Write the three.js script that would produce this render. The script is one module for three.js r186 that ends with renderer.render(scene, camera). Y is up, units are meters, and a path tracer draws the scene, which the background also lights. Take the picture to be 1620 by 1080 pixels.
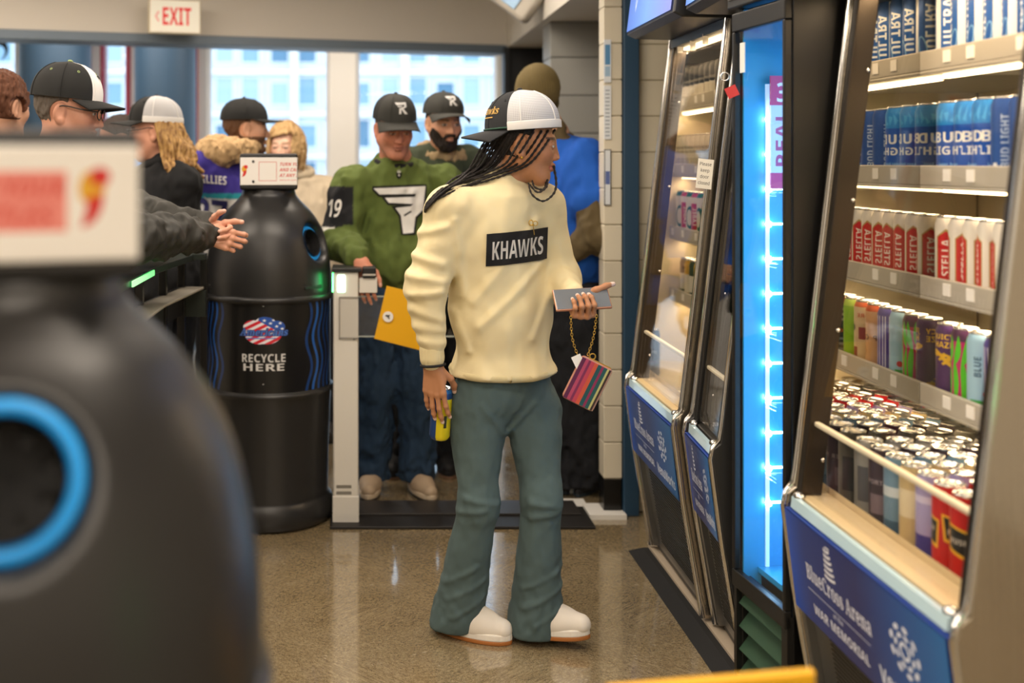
import * as THREE from 'three';
import { RoundedBoxGeometry } from 'three/addons/geometries/RoundedBoxGeometry.js';
import { mergeGeometries } from 'three/addons/utils/BufferGeometryUtils.js';
import { RectAreaLightUniformsLib } from 'three/addons/lights/RectAreaLightUniformsLib.js';
import { createNoise3D } from 'simplex-noise';

// ---------- camera, sky, lights, exposure
const scene = new THREE.Scene();
const EYE = 1.453, F = 1780, CX = 570, CY = 255;            // eye height; focal length and vanishing point in pixels
const camera = new THREE.PerspectiveCamera(2 * Math.atan(540 / F) * 180 / Math.PI, 1.5, 0.05, 300);
camera.position.set(0, EYE, 0);
camera.lookAt(0, EYE, -1);
camera.setViewOffset(1620, 1080, 810 - CX, 540 - CY, 1620, 1080);
camera.focus = 3.4; camera.userData.fStop = 1.7;
camera.updateProjectionMatrix();
const renderer = new THREE.WebGLRenderer({ antialias: true });
renderer.toneMapping = THREE.LinearToneMapping;
renderer.toneMappingExposure = 1.0;
renderer.shadowMap.enabled = true;
RectAreaLightUniformsLib.init();
scene.background = new THREE.Color().setRGB(0.74, 0.88, 1.0);   // overcast sky beyond the glass
scene.backgroundIntensity = 2.9;
const CEIL = 2.75, PANEL_LIGHT = 9.6, PANEL_GLOW = 3.0;
const PANELS = [[-1.6, -0.6], [0.2, -0.6], [-1.6, 1.4], [0.1, 1.4], [-1.7, 3.3], [0.1, 3.2], [-1.7, 5.1], [0.0, 5.2], [-3.4, 3.3], [-3.4, 5.2], [-1.9, 7.9], [0.0, 8.1], [0.4, -1.9], [1.7, -1.7]];   // x, distance

// ---------- helpers
let seed = 12345;
const rnd = () => { seed = (seed * 1664525 + 1013904223) >>> 0; return seed / 4294967296; };
const noise = createNoise3D(rnd);
const V = (x, y, z) => new THREE.Vector3(x, y, z);
const P = (px, py, d) => V((px - CX) * d / F, EYE - (py - CY) * d / F, -d);
const R = THREE.MathUtils.degToRad;
const clamp = (x, a = 0, b = 1) => Math.min(b, Math.max(a, x));
const sstep = (a, b, x) => { const t = clamp((x - a) / (b - a)); return t * t * (3 - 2 * t); };
const lin = (hex) => { const c = new THREE.Color(hex); return [c.r, c.g, c.b]; };
const mixc = (a, b, t) => [a[0] + (b[0] - a[0]) * t, a[1] + (b[1] - a[1]) * t, a[2] + (b[2] - a[2]) * t];
const ORD = 'first second third fourth fifth sixth seventh eighth ninth tenth eleventh twelfth thirteenth fourteenth fifteenth'.split(' ');
const used = {};
function numbered(n) { const k = used[n] = (used[n] ?? -1) + 1; return k ? `${n}_${String(k).padStart(3, '0')}` : n; }
function obj(name, geo, material, parent = scene, pos) {
  const g = Array.isArray(geo) ? (geo.length > 1 ? merge(geo) : geo[0]) : geo;
  const m = new THREE.Mesh(g, material);
  m.name = parent === scene ? numbered(name) : partName(parent, name);
  m.castShadow = m.receiveShadow = true;
  if (pos) m.position.set(...pos);
  parent.add(m); return m;
}
function partName(parent, name) { const n = parent.children.filter((c) => c.name.replace(/_\d{3}$/, '') === name).length; return n ? `${name}_${String(n).padStart(3, '0')}` : name; }
function merge(list) {
  return mergeGeometries(list.map((g) => {
    g = g.index ? g.toNonIndexed() : g;
    const o = new THREE.BufferGeometry(); o.setAttribute('position', g.attributes.position); o.setAttribute('normal', g.attributes.normal);
    o.setAttribute('uv', g.attributes.uv ?? new THREE.Float32BufferAttribute(new Float32Array(g.attributes.position.count * 2), 2));
    if (list.every((q) => q.attributes.color)) o.setAttribute('color', g.attributes.color);
    return o;
  }));
}
function tag(o, label, category, group, kind) { Object.assign(o.userData, { label, category }); if (group) o.userData.group = group; if (kind) o.userData.kind = kind; return o; }
function thing(name, label, category, [x, y, z] = [0, 0, 0], turn = 0, group) {
  const o = new THREE.Group(); o.name = numbered(name); scene.add(o); o.position.set(x, y, z); o.rotation.y = turn; return tag(o, label, category, group);
}
function partGroup(name, parent) { const o = new THREE.Group(); o.name = partName(parent, name); parent.add(o); return o; }
function struct(name, geo, m, parent = scene) { const o = obj(name, geo, m, parent); if (parent === scene) o.userData.kind = 'structure'; return o; }
function box(x0, x1, y0, y1, z0, z1, r = 0) {
  const w = Math.abs(x1 - x0), h = Math.abs(y1 - y0), d = Math.abs(z1 - z0);
  const g = r ? new RoundedBoxGeometry(w, h, d, 2, Math.min(r, w / 2.01, h / 2.01, d / 2.01)) : new THREE.BoxGeometry(w, h, d);
  return g.translate((x0 + x1) / 2, (y0 + y1) / 2, (z0 + z1) / 2);
}
function bar(a, b, r, seg = 8, r2 = r) {
  const d = b.clone().sub(a), g = new THREE.CylinderGeometry(r2, r, d.length(), seg);
  return g.applyQuaternion(new THREE.Quaternion().setFromUnitVectors(V(0, 1, 0), d.clone().normalize())).translate(...a.clone().add(b).multiplyScalar(.5).toArray());
}
function tube(pts, r, seg = 24, rad = 6) { return new THREE.TubeGeometry(new THREE.CatmullRomCurve3(pts), seg, r, rad); }
function prism(pts, depth, bevel = 0) {   // polygon in x,y extruded along +z
  const s = new THREE.Shape(pts.map(([x, y]) => new THREE.Vector2(x, y)));
  return new THREE.ExtrudeGeometry(s, { depth: depth - 2 * bevel, bevelEnabled: bevel > 0, bevelSize: bevel, bevelThickness: bevel, bevelOffset: -bevel, bevelSegments: 2, curveSegments: 6 }).translate(0, 0, bevel);
}
const lathe = (pts, seg = 48, a0 = 0, al = Math.PI * 2) => new THREE.LatheGeometry(pts.map(([r, y]) => new THREE.Vector2(Math.max(r, 0), y)), seg, a0, al);
function canvasTex(w, h, draw, rep) {
  const c = document.createElement('canvas'); c.width = w; c.height = h; const g = c.getContext('2d'); draw(g, w, h);
  const t = new THREE.CanvasTexture(c); t.colorSpace = THREE.SRGBColorSpace; t.wrapS = t.wrapT = THREE.RepeatWrapping; if (rep) t.repeat.set(...rep); t.anisotropy = 8; return t;
}
function dataTex(n, fn, rep = [1, 1], srgb = false) {
  const a = new Uint8Array(n * n * 4);
  for (let y = 0; y < n; y++) for (let x = 0; x < n; x++) { const c = fn(x / n, y / n, x, y); const i = (y * n + x) * 4; a[i] = c[0] * 255; a[i + 1] = c[1] * 255; a[i + 2] = c[2] * 255; a[i + 3] = 255; }
  const t = new THREE.DataTexture(a, n, n); t.wrapS = t.wrapT = THREE.RepeatWrapping; t.magFilter = THREE.LinearFilter; t.minFilter = THREE.LinearFilter; t.repeat.set(...rep);
  if (srgb) t.colorSpace = THREE.SRGBColorSpace; t.needsUpdate = true; return t;
}
// tileable noise on a torus-like lattice
const tnoise = (u, v, f, s = 0) => { const a = u * 2 * Math.PI, b = v * 2 * Math.PI, r = f / 6.283; return noise(Math.cos(a) * r + s + 7 * Math.cos(b) * r / 7, Math.sin(a) * r + Math.sin(b) * r, Math.cos(b) * r + s * 3.1); };
const std = (color, roughness = .6, metalness = 0, extra = {}) => new THREE.MeshStandardMaterial({ color, roughness, metalness, ...extra });
const phys = (color, roughness, extra) => new THREE.MeshPhysicalMaterial({ color, roughness, ...extra });
const fabricBump = dataTex(128, (u, v, x, y) => { const q = .5 + .22 * Math.sin(x * Math.PI / 2) * Math.sin(y * Math.PI / 2) + .25 * (rnd() - .5); return [q, q, q]; }, [14, 14]);
const cloth = (color, o = {}) => new THREE.MeshPhysicalMaterial({ color, roughness: .92, sheen: .25, sheenRoughness: .6, bumpMap: fabricBump, bumpScale: .0012, vertexColors: !!o.vc, ...(o.x ?? {}) });
const M = {
  black: std('#0d0d0e', .55), blackGloss: std('#0b0b0c', .25), satin: std('#17181a', .42), bronze: std('#3a332b', .38, .75), steel: std('#8d8d8b', .3, .9), steelDark: std('#4c4d4e', .36, .85),
  chrome: std('#d8d8d8', .12, 1), white: std('#e9e7e2', .55), cream: std('#d9cfb4', .5), aluminium: std('#d7d9db', .22, 1), green: std('#2c8f57', .4), rail: std('#b9b7b0', .45), rubber: std('#111112', .8), gold: std('#c9a24a', .3, .9),
  glass: phys('#ffffff', .02, { transmission: 1, thickness: 0, ior: 1.45 }), clear: phys('#ffffff', .02, { transmission: 1, thickness: 0, ior: 1.14 }), mirror: std('#b9b6ae', .03, 1), gray: std('#77776f', .6),
};
// ---------- signed distance shapes and their mesher (smooth bodies, clothing, moulded plastic)
const smin = (a, b, k) => { const h = Math.max(k - Math.abs(a - b), 0) / k; return Math.min(a, b) - h * h * k * .25; };
const smax = (a, b, k) => -smin(-a, -b, k);
const arr = (v) => v.isVector3 ? [v.x, v.y, v.z] : v;
function cone(a, b, ra, rb, k = .03) {       // tapered capsule
  a = arr(a); b = arr(b); const dx = b[0] - a[0], dy = b[1] - a[1], dz = b[2] - a[2], L = dx * dx + dy * dy + dz * dz || 1e-9, rm = Math.max(ra, rb);
  return { k, c: [a[0] + dx / 2, a[1] + dy / 2, a[2] + dz / 2], r: Math.sqrt(L) / 2 + rm, f: (x, y, z) => { const px = x - a[0], py = y - a[1], pz = z - a[2], t = clamp((px * dx + py * dy + pz * dz) / L); const ex = px - dx * t, ey = py - dy * t, ez = pz - dz * t; return Math.sqrt(ex * ex + ey * ey + ez * ez) - ra - (rb - ra) * t; } };
}
function ell(c, r, q, k = .03) {             // ellipsoid, optionally turned by quaternion q
  c = arr(c); const m = q ? new THREE.Matrix4().makeRotationFromQuaternion(q.clone().invert()).elements : null, rm = Math.max(...r), rn = Math.min(...r);
  return { k, c, r: rm, f: (x, y, z) => { let px = x - c[0], py = y - c[1], pz = z - c[2]; if (m) [px, py, pz] = [m[0] * px + m[4] * py + m[8] * pz, m[1] * px + m[5] * py + m[9] * pz, m[2] * px + m[6] * py + m[10] * pz];
    const ax = px / r[0], ay = py / r[1], az = pz / r[2], k0 = Math.sqrt(ax * ax + ay * ay + az * az), bx = ax / r[0], by = ay / r[1], bz = az / r[2], k1 = Math.sqrt(bx * bx + by * by + bz * bz); return k1 < 1e-9 ? -rn : k0 * (k0 - 1) / k1; } };
}
class Sdf {
  constructor(prims, post, slack = .012) { this.prims = prims; this.post = post; this.slack = slack; }
  union(list, x, y, z) { let d = 1e9; for (const p of list) { const e = p.f(x, y, z); d = d > 1e8 ? e : smin(d, e, p.k); } return d; }
  f(x, y, z) { const d = this.union(this.prims, x, y, z); return this.post ? this.post(d, x, y, z) : d; }
  box() { const lo = [1e9, 1e9, 1e9], hi = [-1e9, -1e9, -1e9]; for (const p of this.prims) for (let i = 0; i < 3; i++) { lo[i] = Math.min(lo[i], p.c[i] - p.r - .02); hi[i] = Math.max(hi[i], p.c[i] + p.r + .02); } return [lo, hi]; }
}
function meshSdf(s, h, { color, bounds, uvScale = 1 } = {}) {
  const [lo, hi] = bounds ?? s.box(), B = 8, nb = [0, 1, 2].map((i) => Math.ceil((hi[i] - lo[i]) / (h * B)) + 1), N1 = B + 1, GX = nb[0] * B + 2, GY = nb[1] * B + 2;
  const verts = [], cells = new Map(), blocks = [], hd = B * h * .866;
  for (let bz = 0; bz < nb[2]; bz++) for (let by = 0; by < nb[1]; by++) for (let bx = 0; bx < nb[0]; bx++) {
    const ox = lo[0] + bx * B * h, oy = lo[1] + by * B * h, oz = lo[2] + bz * B * h, cx = ox + B * h / 2, cy = oy + B * h / 2, cz = oz + B * h / 2;
    let near = [];
    for (const p of s.prims) { const dx = cx - p.c[0], dy = cy - p.c[1], dz = cz - p.c[2]; if (Math.sqrt(dx * dx + dy * dy + dz * dz) - p.r < hd + .06 + p.k) near.push(p); }
    if (!near.length) continue;
    const dc = s.union(near, cx, cy, cz); if (dc > hd * 1.25 + s.slack + .01 || dc < -hd * 1.6 - s.slack - .02 && !s.post) continue;
    const g = new Float32Array(N1 ** 3); let neg = false, pos = false;
    for (let k = 0, q = 0; k < N1; k++) for (let j = 0; j < N1; j++) for (let i = 0; i < N1; i++, q++) {
      const x = ox + i * h, y = oy + j * h, z = oz + k * h; let d = s.union(near, x, y, z); if (s.post) d = s.post(d, x, y, z); g[q] = d; if (d < 0) neg = true; else pos = true;
    }
    if (!neg || !pos) continue;
    blocks.push([bx, by, bz, g]);
    for (let k = 0; k < B; k++) for (let j = 0; j < B; j++) for (let i = 0; i < B; i++) {
      const q = i + j * N1 + k * N1 * N1, c = [g[q], g[q + 1], g[q + N1], g[q + N1 + 1], g[q + N1 * N1], g[q + N1 * N1 + 1], g[q + N1 * N1 + N1], g[q + N1 * N1 + N1 + 1]];
      let m = 0; for (let e = 0; e < 8; e++) if (c[e] < 0) m |= 1 << e;
      if (m === 0 || m === 255) continue;
      let sx = 0, sy = 0, sz = 0, n = 0;
      for (const [a, b, ax] of EDGES) if (((m >> a) & 1) !== ((m >> b) & 1)) { const t = c[a] / (c[a] - c[b]); sx += (a & 1) + (ax === 0 ? t : 0); sy += ((a >> 1) & 1) + (ax === 1 ? t : 0); sz += ((a >> 2) & 1) + (ax === 2 ? t : 0); n++; }
      cells.set((bx * B + i) + GX * ((by * B + j) + GY * (bz * B + k)), verts.length / 3);
      verts.push(ox + (i + sx / n) * h, oy + (j + sy / n) * h, oz + (k + sz / n) * h);
    }
  }
  const idx = [], sx1 = 1, sy1 = GX, sz1 = GX * GY;
  for (const [bx, by, bz, g] of blocks) for (let k = 0; k < B; k++) for (let j = 0; j < B; j++) for (let i = 0; i < B; i++) {
    const q = i + j * N1 + k * N1 * N1, a = g[q] < 0, id = (bx * B + i) + GX * ((by * B + j) + GY * (bz * B + k));
    const quad = (q2, u, v) => { const b = g[q2] < 0; if (a === b) return; const c0 = cells.get(id), c1 = cells.get(id - u), c2 = cells.get(id - u - v), c3 = cells.get(id - v); if (c0 === undefined || c1 === undefined || c2 === undefined || c3 === undefined) return; if (a) idx.push(c0, c1, c2, c0, c2, c3); else idx.push(c0, c2, c1, c0, c3, c2); };
    quad(q + 1, sy1, sz1); quad(q + N1, sz1, sx1); quad(q + N1 * N1, sx1, sy1);
  }
  const nV = verts.length / 3, pos = new Float32Array(verts), nor = new Float32Array(nV * 3), uv = new Float32Array(nV * 2), col = color ? new Float32Array(nV * 3) : null, e = h * .6;
  for (let i = 0; i < nV; i++) {
    const x = pos[i * 3], y = pos[i * 3 + 1], z = pos[i * 3 + 2];
    let near = s.prims.filter((p) => { const dx = x - p.c[0], dy = y - p.c[1], dz = z - p.c[2]; const w = p.r + p.k + .03; return dx * dx + dy * dy + dz * dz < w * w; }); if (!near.length) near = s.prims;
    const ev = (a, b, c) => { const d = s.union(near, a, b, c); return s.post ? s.post(d, a, b, c) : d; };
    let nx = ev(x + e, y, z) - ev(x - e, y, z), ny = ev(x, y + e, z) - ev(x, y - e, z), nz = ev(x, y, z + e) - ev(x, y, z - e); const l = Math.hypot(nx, ny, nz) || 1; nx /= l; ny /= l; nz /= l;
    nor.set([nx, ny, nz], i * 3); uv.set([(x + z * .7) * uvScale, (y + z * .3) * uvScale], i * 2);
    if (col) col.set(color(x, y, z, nx, ny, nz), i * 3);
  }
  const geo = new THREE.BufferGeometry(); geo.setAttribute('position', new THREE.BufferAttribute(pos, 3)); geo.setAttribute('normal', new THREE.BufferAttribute(nor, 3)); geo.setAttribute('uv', new THREE.BufferAttribute(uv, 2)); if (col) geo.setAttribute('color', new THREE.BufferAttribute(col, 3)); geo.setIndex(idx); return geo;
}
const EDGES = []; for (let a = 0; a < 8; a++) for (let x = 0; x < 3; x++) if (!((a >> x) & 1)) EDGES.push([a, a | (1 << x), x]);
// a printed or stitched patch that follows a surface: a grid of rays along dir on to the shape
function drape(s, origin, u, v, dir, w, h, mat, off = .003, n = 24, thick = 0) {
  const pos = [], uv = [], idx = [], m = Math.max(4, Math.round(n * h / w)), o = arr(origin); u = u.clone().normalize(); v = v.clone().normalize(); dir = dir.clone().normalize();
  for (let j = 0; j <= m; j++) for (let i = 0; i <= n; i++) {
    const a = (i / n - .5) * w, b = (j / m - .5) * h; let x = o[0] + u.x * a + v.x * b, y = o[1] + u.y * a + v.y * b, z = o[2] + u.z * a + v.z * b, t = 0;
    for (let q = 0; q < 40; q++) { const d = s.f(x + dir.x * t, y + dir.y * t, z + dir.z * t) - off; t += d * .8; if (Math.abs(d) < 3e-4 || t > .35) break; }
    t = Math.min(t, .35); pos.push(x + dir.x * t, y + dir.y * t, z + dir.z * t); uv.push(i / n, j / m);
  }
  for (let j = 0; j < m; j++) for (let i = 0; i < n; i++) { const p = j * (n + 1) + i; idx.push(p, p + 1, p + n + 2, p, p + n + 2, p + n + 1); }
  const g = new THREE.BufferGeometry(); g.setAttribute('position', new THREE.Float32BufferAttribute(pos, 3)); g.setAttribute('uv', new THREE.Float32BufferAttribute(uv, 2)); g.setIndex(idx); g.computeVertexNormals(); return g;
}
const printMat = (tex, o = {}) => std('#ffffff', .85, 0, { map: tex, transparent: true, ...o });
// ---------- the setting
const speck = dataTex(1024, (u, v) => {
  const n = tnoise(u, v, 60) * .5 + tnoise(u, v, 130, 9) * .5, big = tnoise(u, v, 5, 4) * .02, r = rnd();
  let c = [.53 + big, .465 + big, .35 + big];
  const k = n * .13 + (rnd() - .5) * .10; c = [c[0] + k, c[1] + k, c[2] + k * .9];
  if (r < .07) c = [.22, .19, .14]; else if (r > .94) c = [.74, .68, .56];
  return c.map((q) => clamp(q));
}, [1, 1], true);
const floorRough = dataTex(256, (u, v) => { const q = .5 + .3 * tnoise(u, v, 6) + .12 * tnoise(u, v, 30, 3); return [q, q, q]; });
const floorUV = (g, s) => { const p = g.attributes.position, uv = []; for (let i = 0; i < p.count; i++) uv.push(p.getX(i) * s, p.getZ(i) * s); g.setAttribute('uv', new THREE.Float32BufferAttribute(uv, 2)); return g; };
const mFloor = phys('#ffffff', .34, { map: speck, roughnessMap: floorRough, clearcoat: 1, clearcoatRoughness: .05 });
struct('floor', floorUV(box(-5.2, 3.2, -.2, 0, -10.2, 3.2), 1.1), mFloor);
const paint = dataTex(256, (u, v) => { const q = .88 + .04 * tnoise(u, v, 20) + .04 * (rnd() - .5); return [q, q, q]; });
const wallPaint = std('#d8d4cb', .75, 0, { bumpMap: paint, bumpScale: .0015 });
struct('ceiling', box(-5.2, 3.2, CEIL, CEIL + .2, -10.2, 3.2), std('#dedbd4', .85));
struct('wall_left', box(-5.2, -5, 0, CEIL, -10.2, 3.2), wallPaint);
struct('wall_right', box(2.6, 2.8, 0, CEIL, -10.2, 3.2), wallPaint);
struct('wall_rear', box(-5.2, 3.2, 0, CEIL, 3, 3.2), wallPaint);
PANELS.forEach(([x, d], i) => {
  const t = thing('ceiling_light', 'flush ceiling light panel above the concourse', 'ceiling light', [x, CEIL, -d], 0, 'ceiling light panels');
  for (const q of [[-.62, .62, -.32, -.3], [-.62, .62, .3, .32], [-.62, -.6, -.3, .3], [.6, .62, -.3, .3]]) obj('frame', box(q[0], q[1], -.03, 0, q[2], q[3]), M.white, t);
  obj('light_diffuser', box(-.6, .6, -.02, 0, -.3, .3), std('#ffffff', .5, 0, { emissive: '#fff1dc', emissiveIntensity: PANEL_GLOW }), t);
  const l = new THREE.RectAreaLight('#ffeedb', PANEL_LIGHT, 1.2, .6); l.position.set(x, CEIL - .04, -d); l.lookAt(x, 0, -d); scene.add(l);
});
// header beam across the entrance: turned so that its right end is farther away
{
  const a = P(-40, 255, 6.4), b = V(.96, EYE, -7.35), dir = b.clone().sub(a), L = dir.length(), turn = -Math.atan2(dir.z, dir.x);
  const h = struct('trim_1', box(0, L, 2.21, CEIL, -.25, 0, .004), std('#d6d0c6', .7, 0, { bumpMap: paint, bumpScale: .001 }));
  h.position.set(a.x, 0, a.z); h.rotation.y = turn;
  const f = struct('trim_2', box(0, L, 2.155, 2.21, -.25, .012, .004), std('#6c7a88', .5, .2));
  f.position.copy(h.position); f.rotation.y = turn;
  const s = thing('exit_sign', 'cream exit sign with red letters fixed to the header beam', 'exit sign', [0, 0, 0]);
  const c = P(277, 26, 6.55); s.position.copy(c); s.rotation.y = turn;
  const tex = canvasTex(256, 164, (g, w, hh) => {
    g.fillStyle = '#e9e2d0'; g.fillRect(0, 0, w, hh); g.fillStyle = '#d81f22'; g.font = 'bold 108px sans-serif'; g.save(); g.scale(.68, 1.18); g.fillText('EXIT', 84, 108); g.restore();
    g.strokeStyle = '#dc8f86'; g.lineWidth = 8; g.beginPath(); g.moveTo(44, 58); g.lineTo(28, 84); g.lineTo(44, 110); g.stroke();
  });
  obj('sign_housing', box(-.152, .152, -.1, .1, -.05, 0, .008), M.cream, s);
  obj('sign_face', new THREE.PlaneGeometry(.285, .185).translate(0, 0, .002), std('#ffffff', .5, 0, { map: tex, emissive: '#ffffff', emissiveMap: tex, emissiveIntensity: .28 }), s);
}
// lower ceiling over the recess on the right with its bulkhead
struct('trim_3', box(.955, 2.6, 2.19, CEIL, -7.6, -4.45), std('#cfcac0', .75));
struct('wall_recess', box(1.02, 2.6, 0, 2.19, -7.7, -7.5), std('#17191d', .6));
struct('door_1', [box(.955, 1.4, 0, 2.19, -7.36, -7.3), box(.93, .965, 0, 2.19, -7.4, -7.26)], std('#14171c', .5));
// walls of painted blocks: every block its own piece
function blockWall(name, x0, x1, y0, y1, z, thick, bw, bh, color, joint, opts = {}) {
  const w = struct(name, box(x0 + .006, x1 - .006, y0, y1, z - thick, z - .006), std(joint, .8));
  const tones = [0, 1, 2].map((k) => std(new THREE.Color(color).multiplyScalar(.95 + .05 * k), .42, 0, { bumpMap: paint, bumpScale: .002 }));
  let row = 0;
  for (let y = y0; y < y1 - .01; y += bh, row++) {
    const off = opts.stack ? 0 : (row % 2) * bw / 2;
    for (let x = x0 - off; x < x1 - .01; x += bw) {
      const a = Math.max(x, x0), b = Math.min(x + bw, x1), t = Math.min(y + bh, y1); if (b - a < .02) continue;
      const y2 = opts.baseAt && t <= opts.baseAt + .03;
      obj('block', box(a + .002, b - .002, y + .002, t - .002, z - thick + .003, z, .004), y2 ? M.blackGloss : tones[Math.floor(rnd() * 3)], w);
    }
  }
  return w;
}
blockWall('wall_block', 1.0, 2.6, 0, 2.19, -5.93, .25, .40, .2, '#979792', '#4c4c4a', { stack: true });
blockWall('wall_end', .998, 1.077, 0, 2.75, -4.62, .1, .40, .149, '#d9d1bd', '#b8b09c', { baseAt: .25 });
struct('trim_4', box(1.077, 1.142, 0, 2.75, -4.72, -4.6, .006), std('#24445f', .5));
blockWall('wall_alcove', 1.142, 2.6, 0, 2.75, -4.66, .1, .40, .149, '#e0d8c2', '#bdb59f', {});
struct('baseboard_right', [box(.93, 1.08, 0, .02, -4.72, -4.56), box(.86, .95, 0, .015, -4.8, -4.7)], M.white);
const boardPlate = (x0, y0, x1, y1, lines, label) => {   // notices fixed to the wall end
  const d = 4.6, a = P(x0, y0, d), b = P(x1, y1, d), t = thing('wall_notice', label, 'notice', [(a.x + b.x) / 2, (a.y + b.y) / 2, -4.616]);
  obj('sheet', new THREE.BoxGeometry(Math.abs(b.x - a.x), Math.abs(a.y - b.y), .006), std('#ffffff', .4, 0, { map: canvasTex(32, 256, (g, w, h) => { g.fillStyle = '#dfe6ee'; g.fillRect(0, 0, w, h); lines(g, w, h); }) }), t);
};
boardPlate(957, 62, 968, 130, (g, w, h) => { g.fillStyle = '#5b93c4'; g.fillRect(4, 30, 24, 120); g.fillStyle = '#9fc0dd'; g.fillRect(4, 160, 24, 60); }, 'narrow blue and white notice high on the cream wall end');
boardPlate(957, 135, 968, 220, (g, w, h) => { g.fillStyle = '#9aa7b5'; for (let y = 20; y < 240; y += 18) g.fillRect(5, y, 20, 6); }, 'narrow white notice with grey lines in the middle of the wall end');
boardPlate(957, 236, 968, 325, (g, w, h) => { g.strokeStyle = '#444'; g.lineWidth = 4; g.strokeRect(2, 2, 28, 252); g.fillStyle = '#5c6fae'; g.fillRect(6, 100, 20, 60); }, 'narrow framed notice lowest on the cream wall end');
// linear light hung in front of the header
{
  const t = thing('emergency_light', 'pale wedge shaped emergency light under the ceiling beside the bulkhead', 'emergency light');
  const c = P(808, 4, 5.9); t.position.copy(c); t.rotation.set(0, R(-18), R(-38));
  obj('housing', box(-.13, .13, -.05, .16, -.08, .05, .03), std('#b9b3a8', .5), t);
  obj('lens', box(-.06, .05, -.02, .14, .045, .06, .012), phys('#a9cdf0', .15, { clearcoat: .5 }), t);
}
// glazed entrance wall with columns
const WZ = -9.3;
const mullion = std('#e6e6e6', .45), paneGlass = M.glass;
{
  const X = (px) => (px - CX) * 9.3 / F;
  const cuts = [[-230, -60], [-60, 30], [165, 213], [330, 520], [565, 786]];
  cuts.forEach(([a, b], i) => {
    const w = struct(`window_${i + 1}`, [box(X(a) - .02, X(a) + .02, 0, 2.75, WZ - .05, WZ + .05), box(X(b) - .02, X(b) + .02, 0, 2.75, WZ - .05, WZ + .05), box(X(a), X(b), 0, .1, WZ - .05, WZ + .05), box(X(a), X(b), 2.65, 2.75, WZ - .05, WZ + .05)], mullion);
    obj('pane', box(X(a) + .02, X(b) - .02, .1, 2.65, WZ - .006, WZ + .006), paneGlass, w);
    if (b - a > 100) obj('transom', box(X(a), X(b), .98, 1.02, WZ - .03, WZ + .03), mullion, w);
  });
  struct('trim_5', box(X(520), X(565), 0, 2.75, WZ - .16, WZ + .16, .02), std('#eceae6', .6));
  struct('trim_6', box(X(312), X(331), 0, 2.75, WZ - .1, WZ + .1, .01), std('#eceae6', .6));
  struct('trim_7', box(X(148), X(166), 0, 2.75, WZ - .1, WZ + .1, .01), std('#eceae6', .6));
  struct('trim_8', box(X(783), X(806), 0, 2.75, WZ - .14, WZ + .1, .01), std('#dcdcda', .6));
  struct('wall_front', box(X(806), 3.2, 0, 2.75, WZ - .2, WZ), std('#30343a', .7));
  struct('wall_front_left', box(-5.2, X(-230), 0, 2.75, WZ - .2, WZ), wallPaint);
  [[143, 149], [164, 169], [203, 208], [309, 316]].forEach(([a, b]) => struct('trim_9', box(X(a), X(b), 0, 2.75, WZ + .02, WZ + .12), std('#b51f3a', .5)));
  const col = (a, b, d, name) => struct(name, new THREE.CylinderGeometry((b - a) / 2 * d / F, (b - a) / 2 * d / F, 2.75, 48).translate(((a + b) / 2 - CX) * d / F, 1.375, -d), std('#3a5672', .5));
  col(32, 143, 8.7, 'pillar'); col(213, 310, 8.7, 'pillar');
  // curled dark mark lettered on the glass
  const t = thing('window_decal', 'dark curled mark stuck on the bright glass above the brown haired head', 'decal', [X(4), 1.453 + 175 * 9.3 / F, WZ + .05]);
  const s = new THREE.Shape(); s.moveTo(-.04, .09); s.bezierCurveTo(.08, .1, .1, -.04, .0, -.09); s.bezierCurveTo(.06, -.02, .04, .03, -.02, .04); s.closePath();
  obj('mark', new THREE.ExtrudeGeometry(s, { depth: .004, bevelEnabled: false }), M.black, t);
}
// outside: pavement, road and the pale building across the street
struct('pavement', box(-60, 60, -.25, -.05, -70, -10.2), std('#b9bcc0', .9));
{
  const t = thing('office_building', 'pale blue and white office building with rows of windows across the street', 'building', [0, 0, -40]);
  const wm = std('#cfdbe6', .7), gm = [std('#4f7f9f', .25), std('#7fa6c0', .25), std('#a4c0d4', .25)], fm = std('#f2f5f8', .6);
  obj('wall', box(-24, 24, -.05, 15, -6, 0), wm, t);
  for (let r = 0; r < 5; r++) {
    obj('ledge', box(-24, 24, .05 + r * 1.5, .17 + r * 1.5, 0, .22), fm, t);
    for (let c = 0; c < 23; c++) {
      const x = -15.6 + c * .98 + (c % 4 === 0 ? -.06 : 0), y = .45 + r * 1.5, h = (r + c) % 3 ? .98 : .8;
      const f = obj('window', [box(x - .36, x - .31, y, y + h, 0, .1), box(x + .31, x + .36, y, y + h, 0, .1), box(x - .31, x + .31, y - .05, y, 0, .12), box(x - .31, x + .31, y + h, y + h + .05, 0, .1)], fm, t);
      const q = rnd(); obj('pane', box(x - .31, x + .31, y, y + h, .01, .04), gm[q < .25 ? 0 : q < .55 ? 1 : 2], f);
    }
  }
  for (let c = 0; c < 8; c++) obj('pier', box(-14.2 + c * 3.92, -13.98 + c * 3.92, -.05, 8, 0, .3), fm, t);
}
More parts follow.
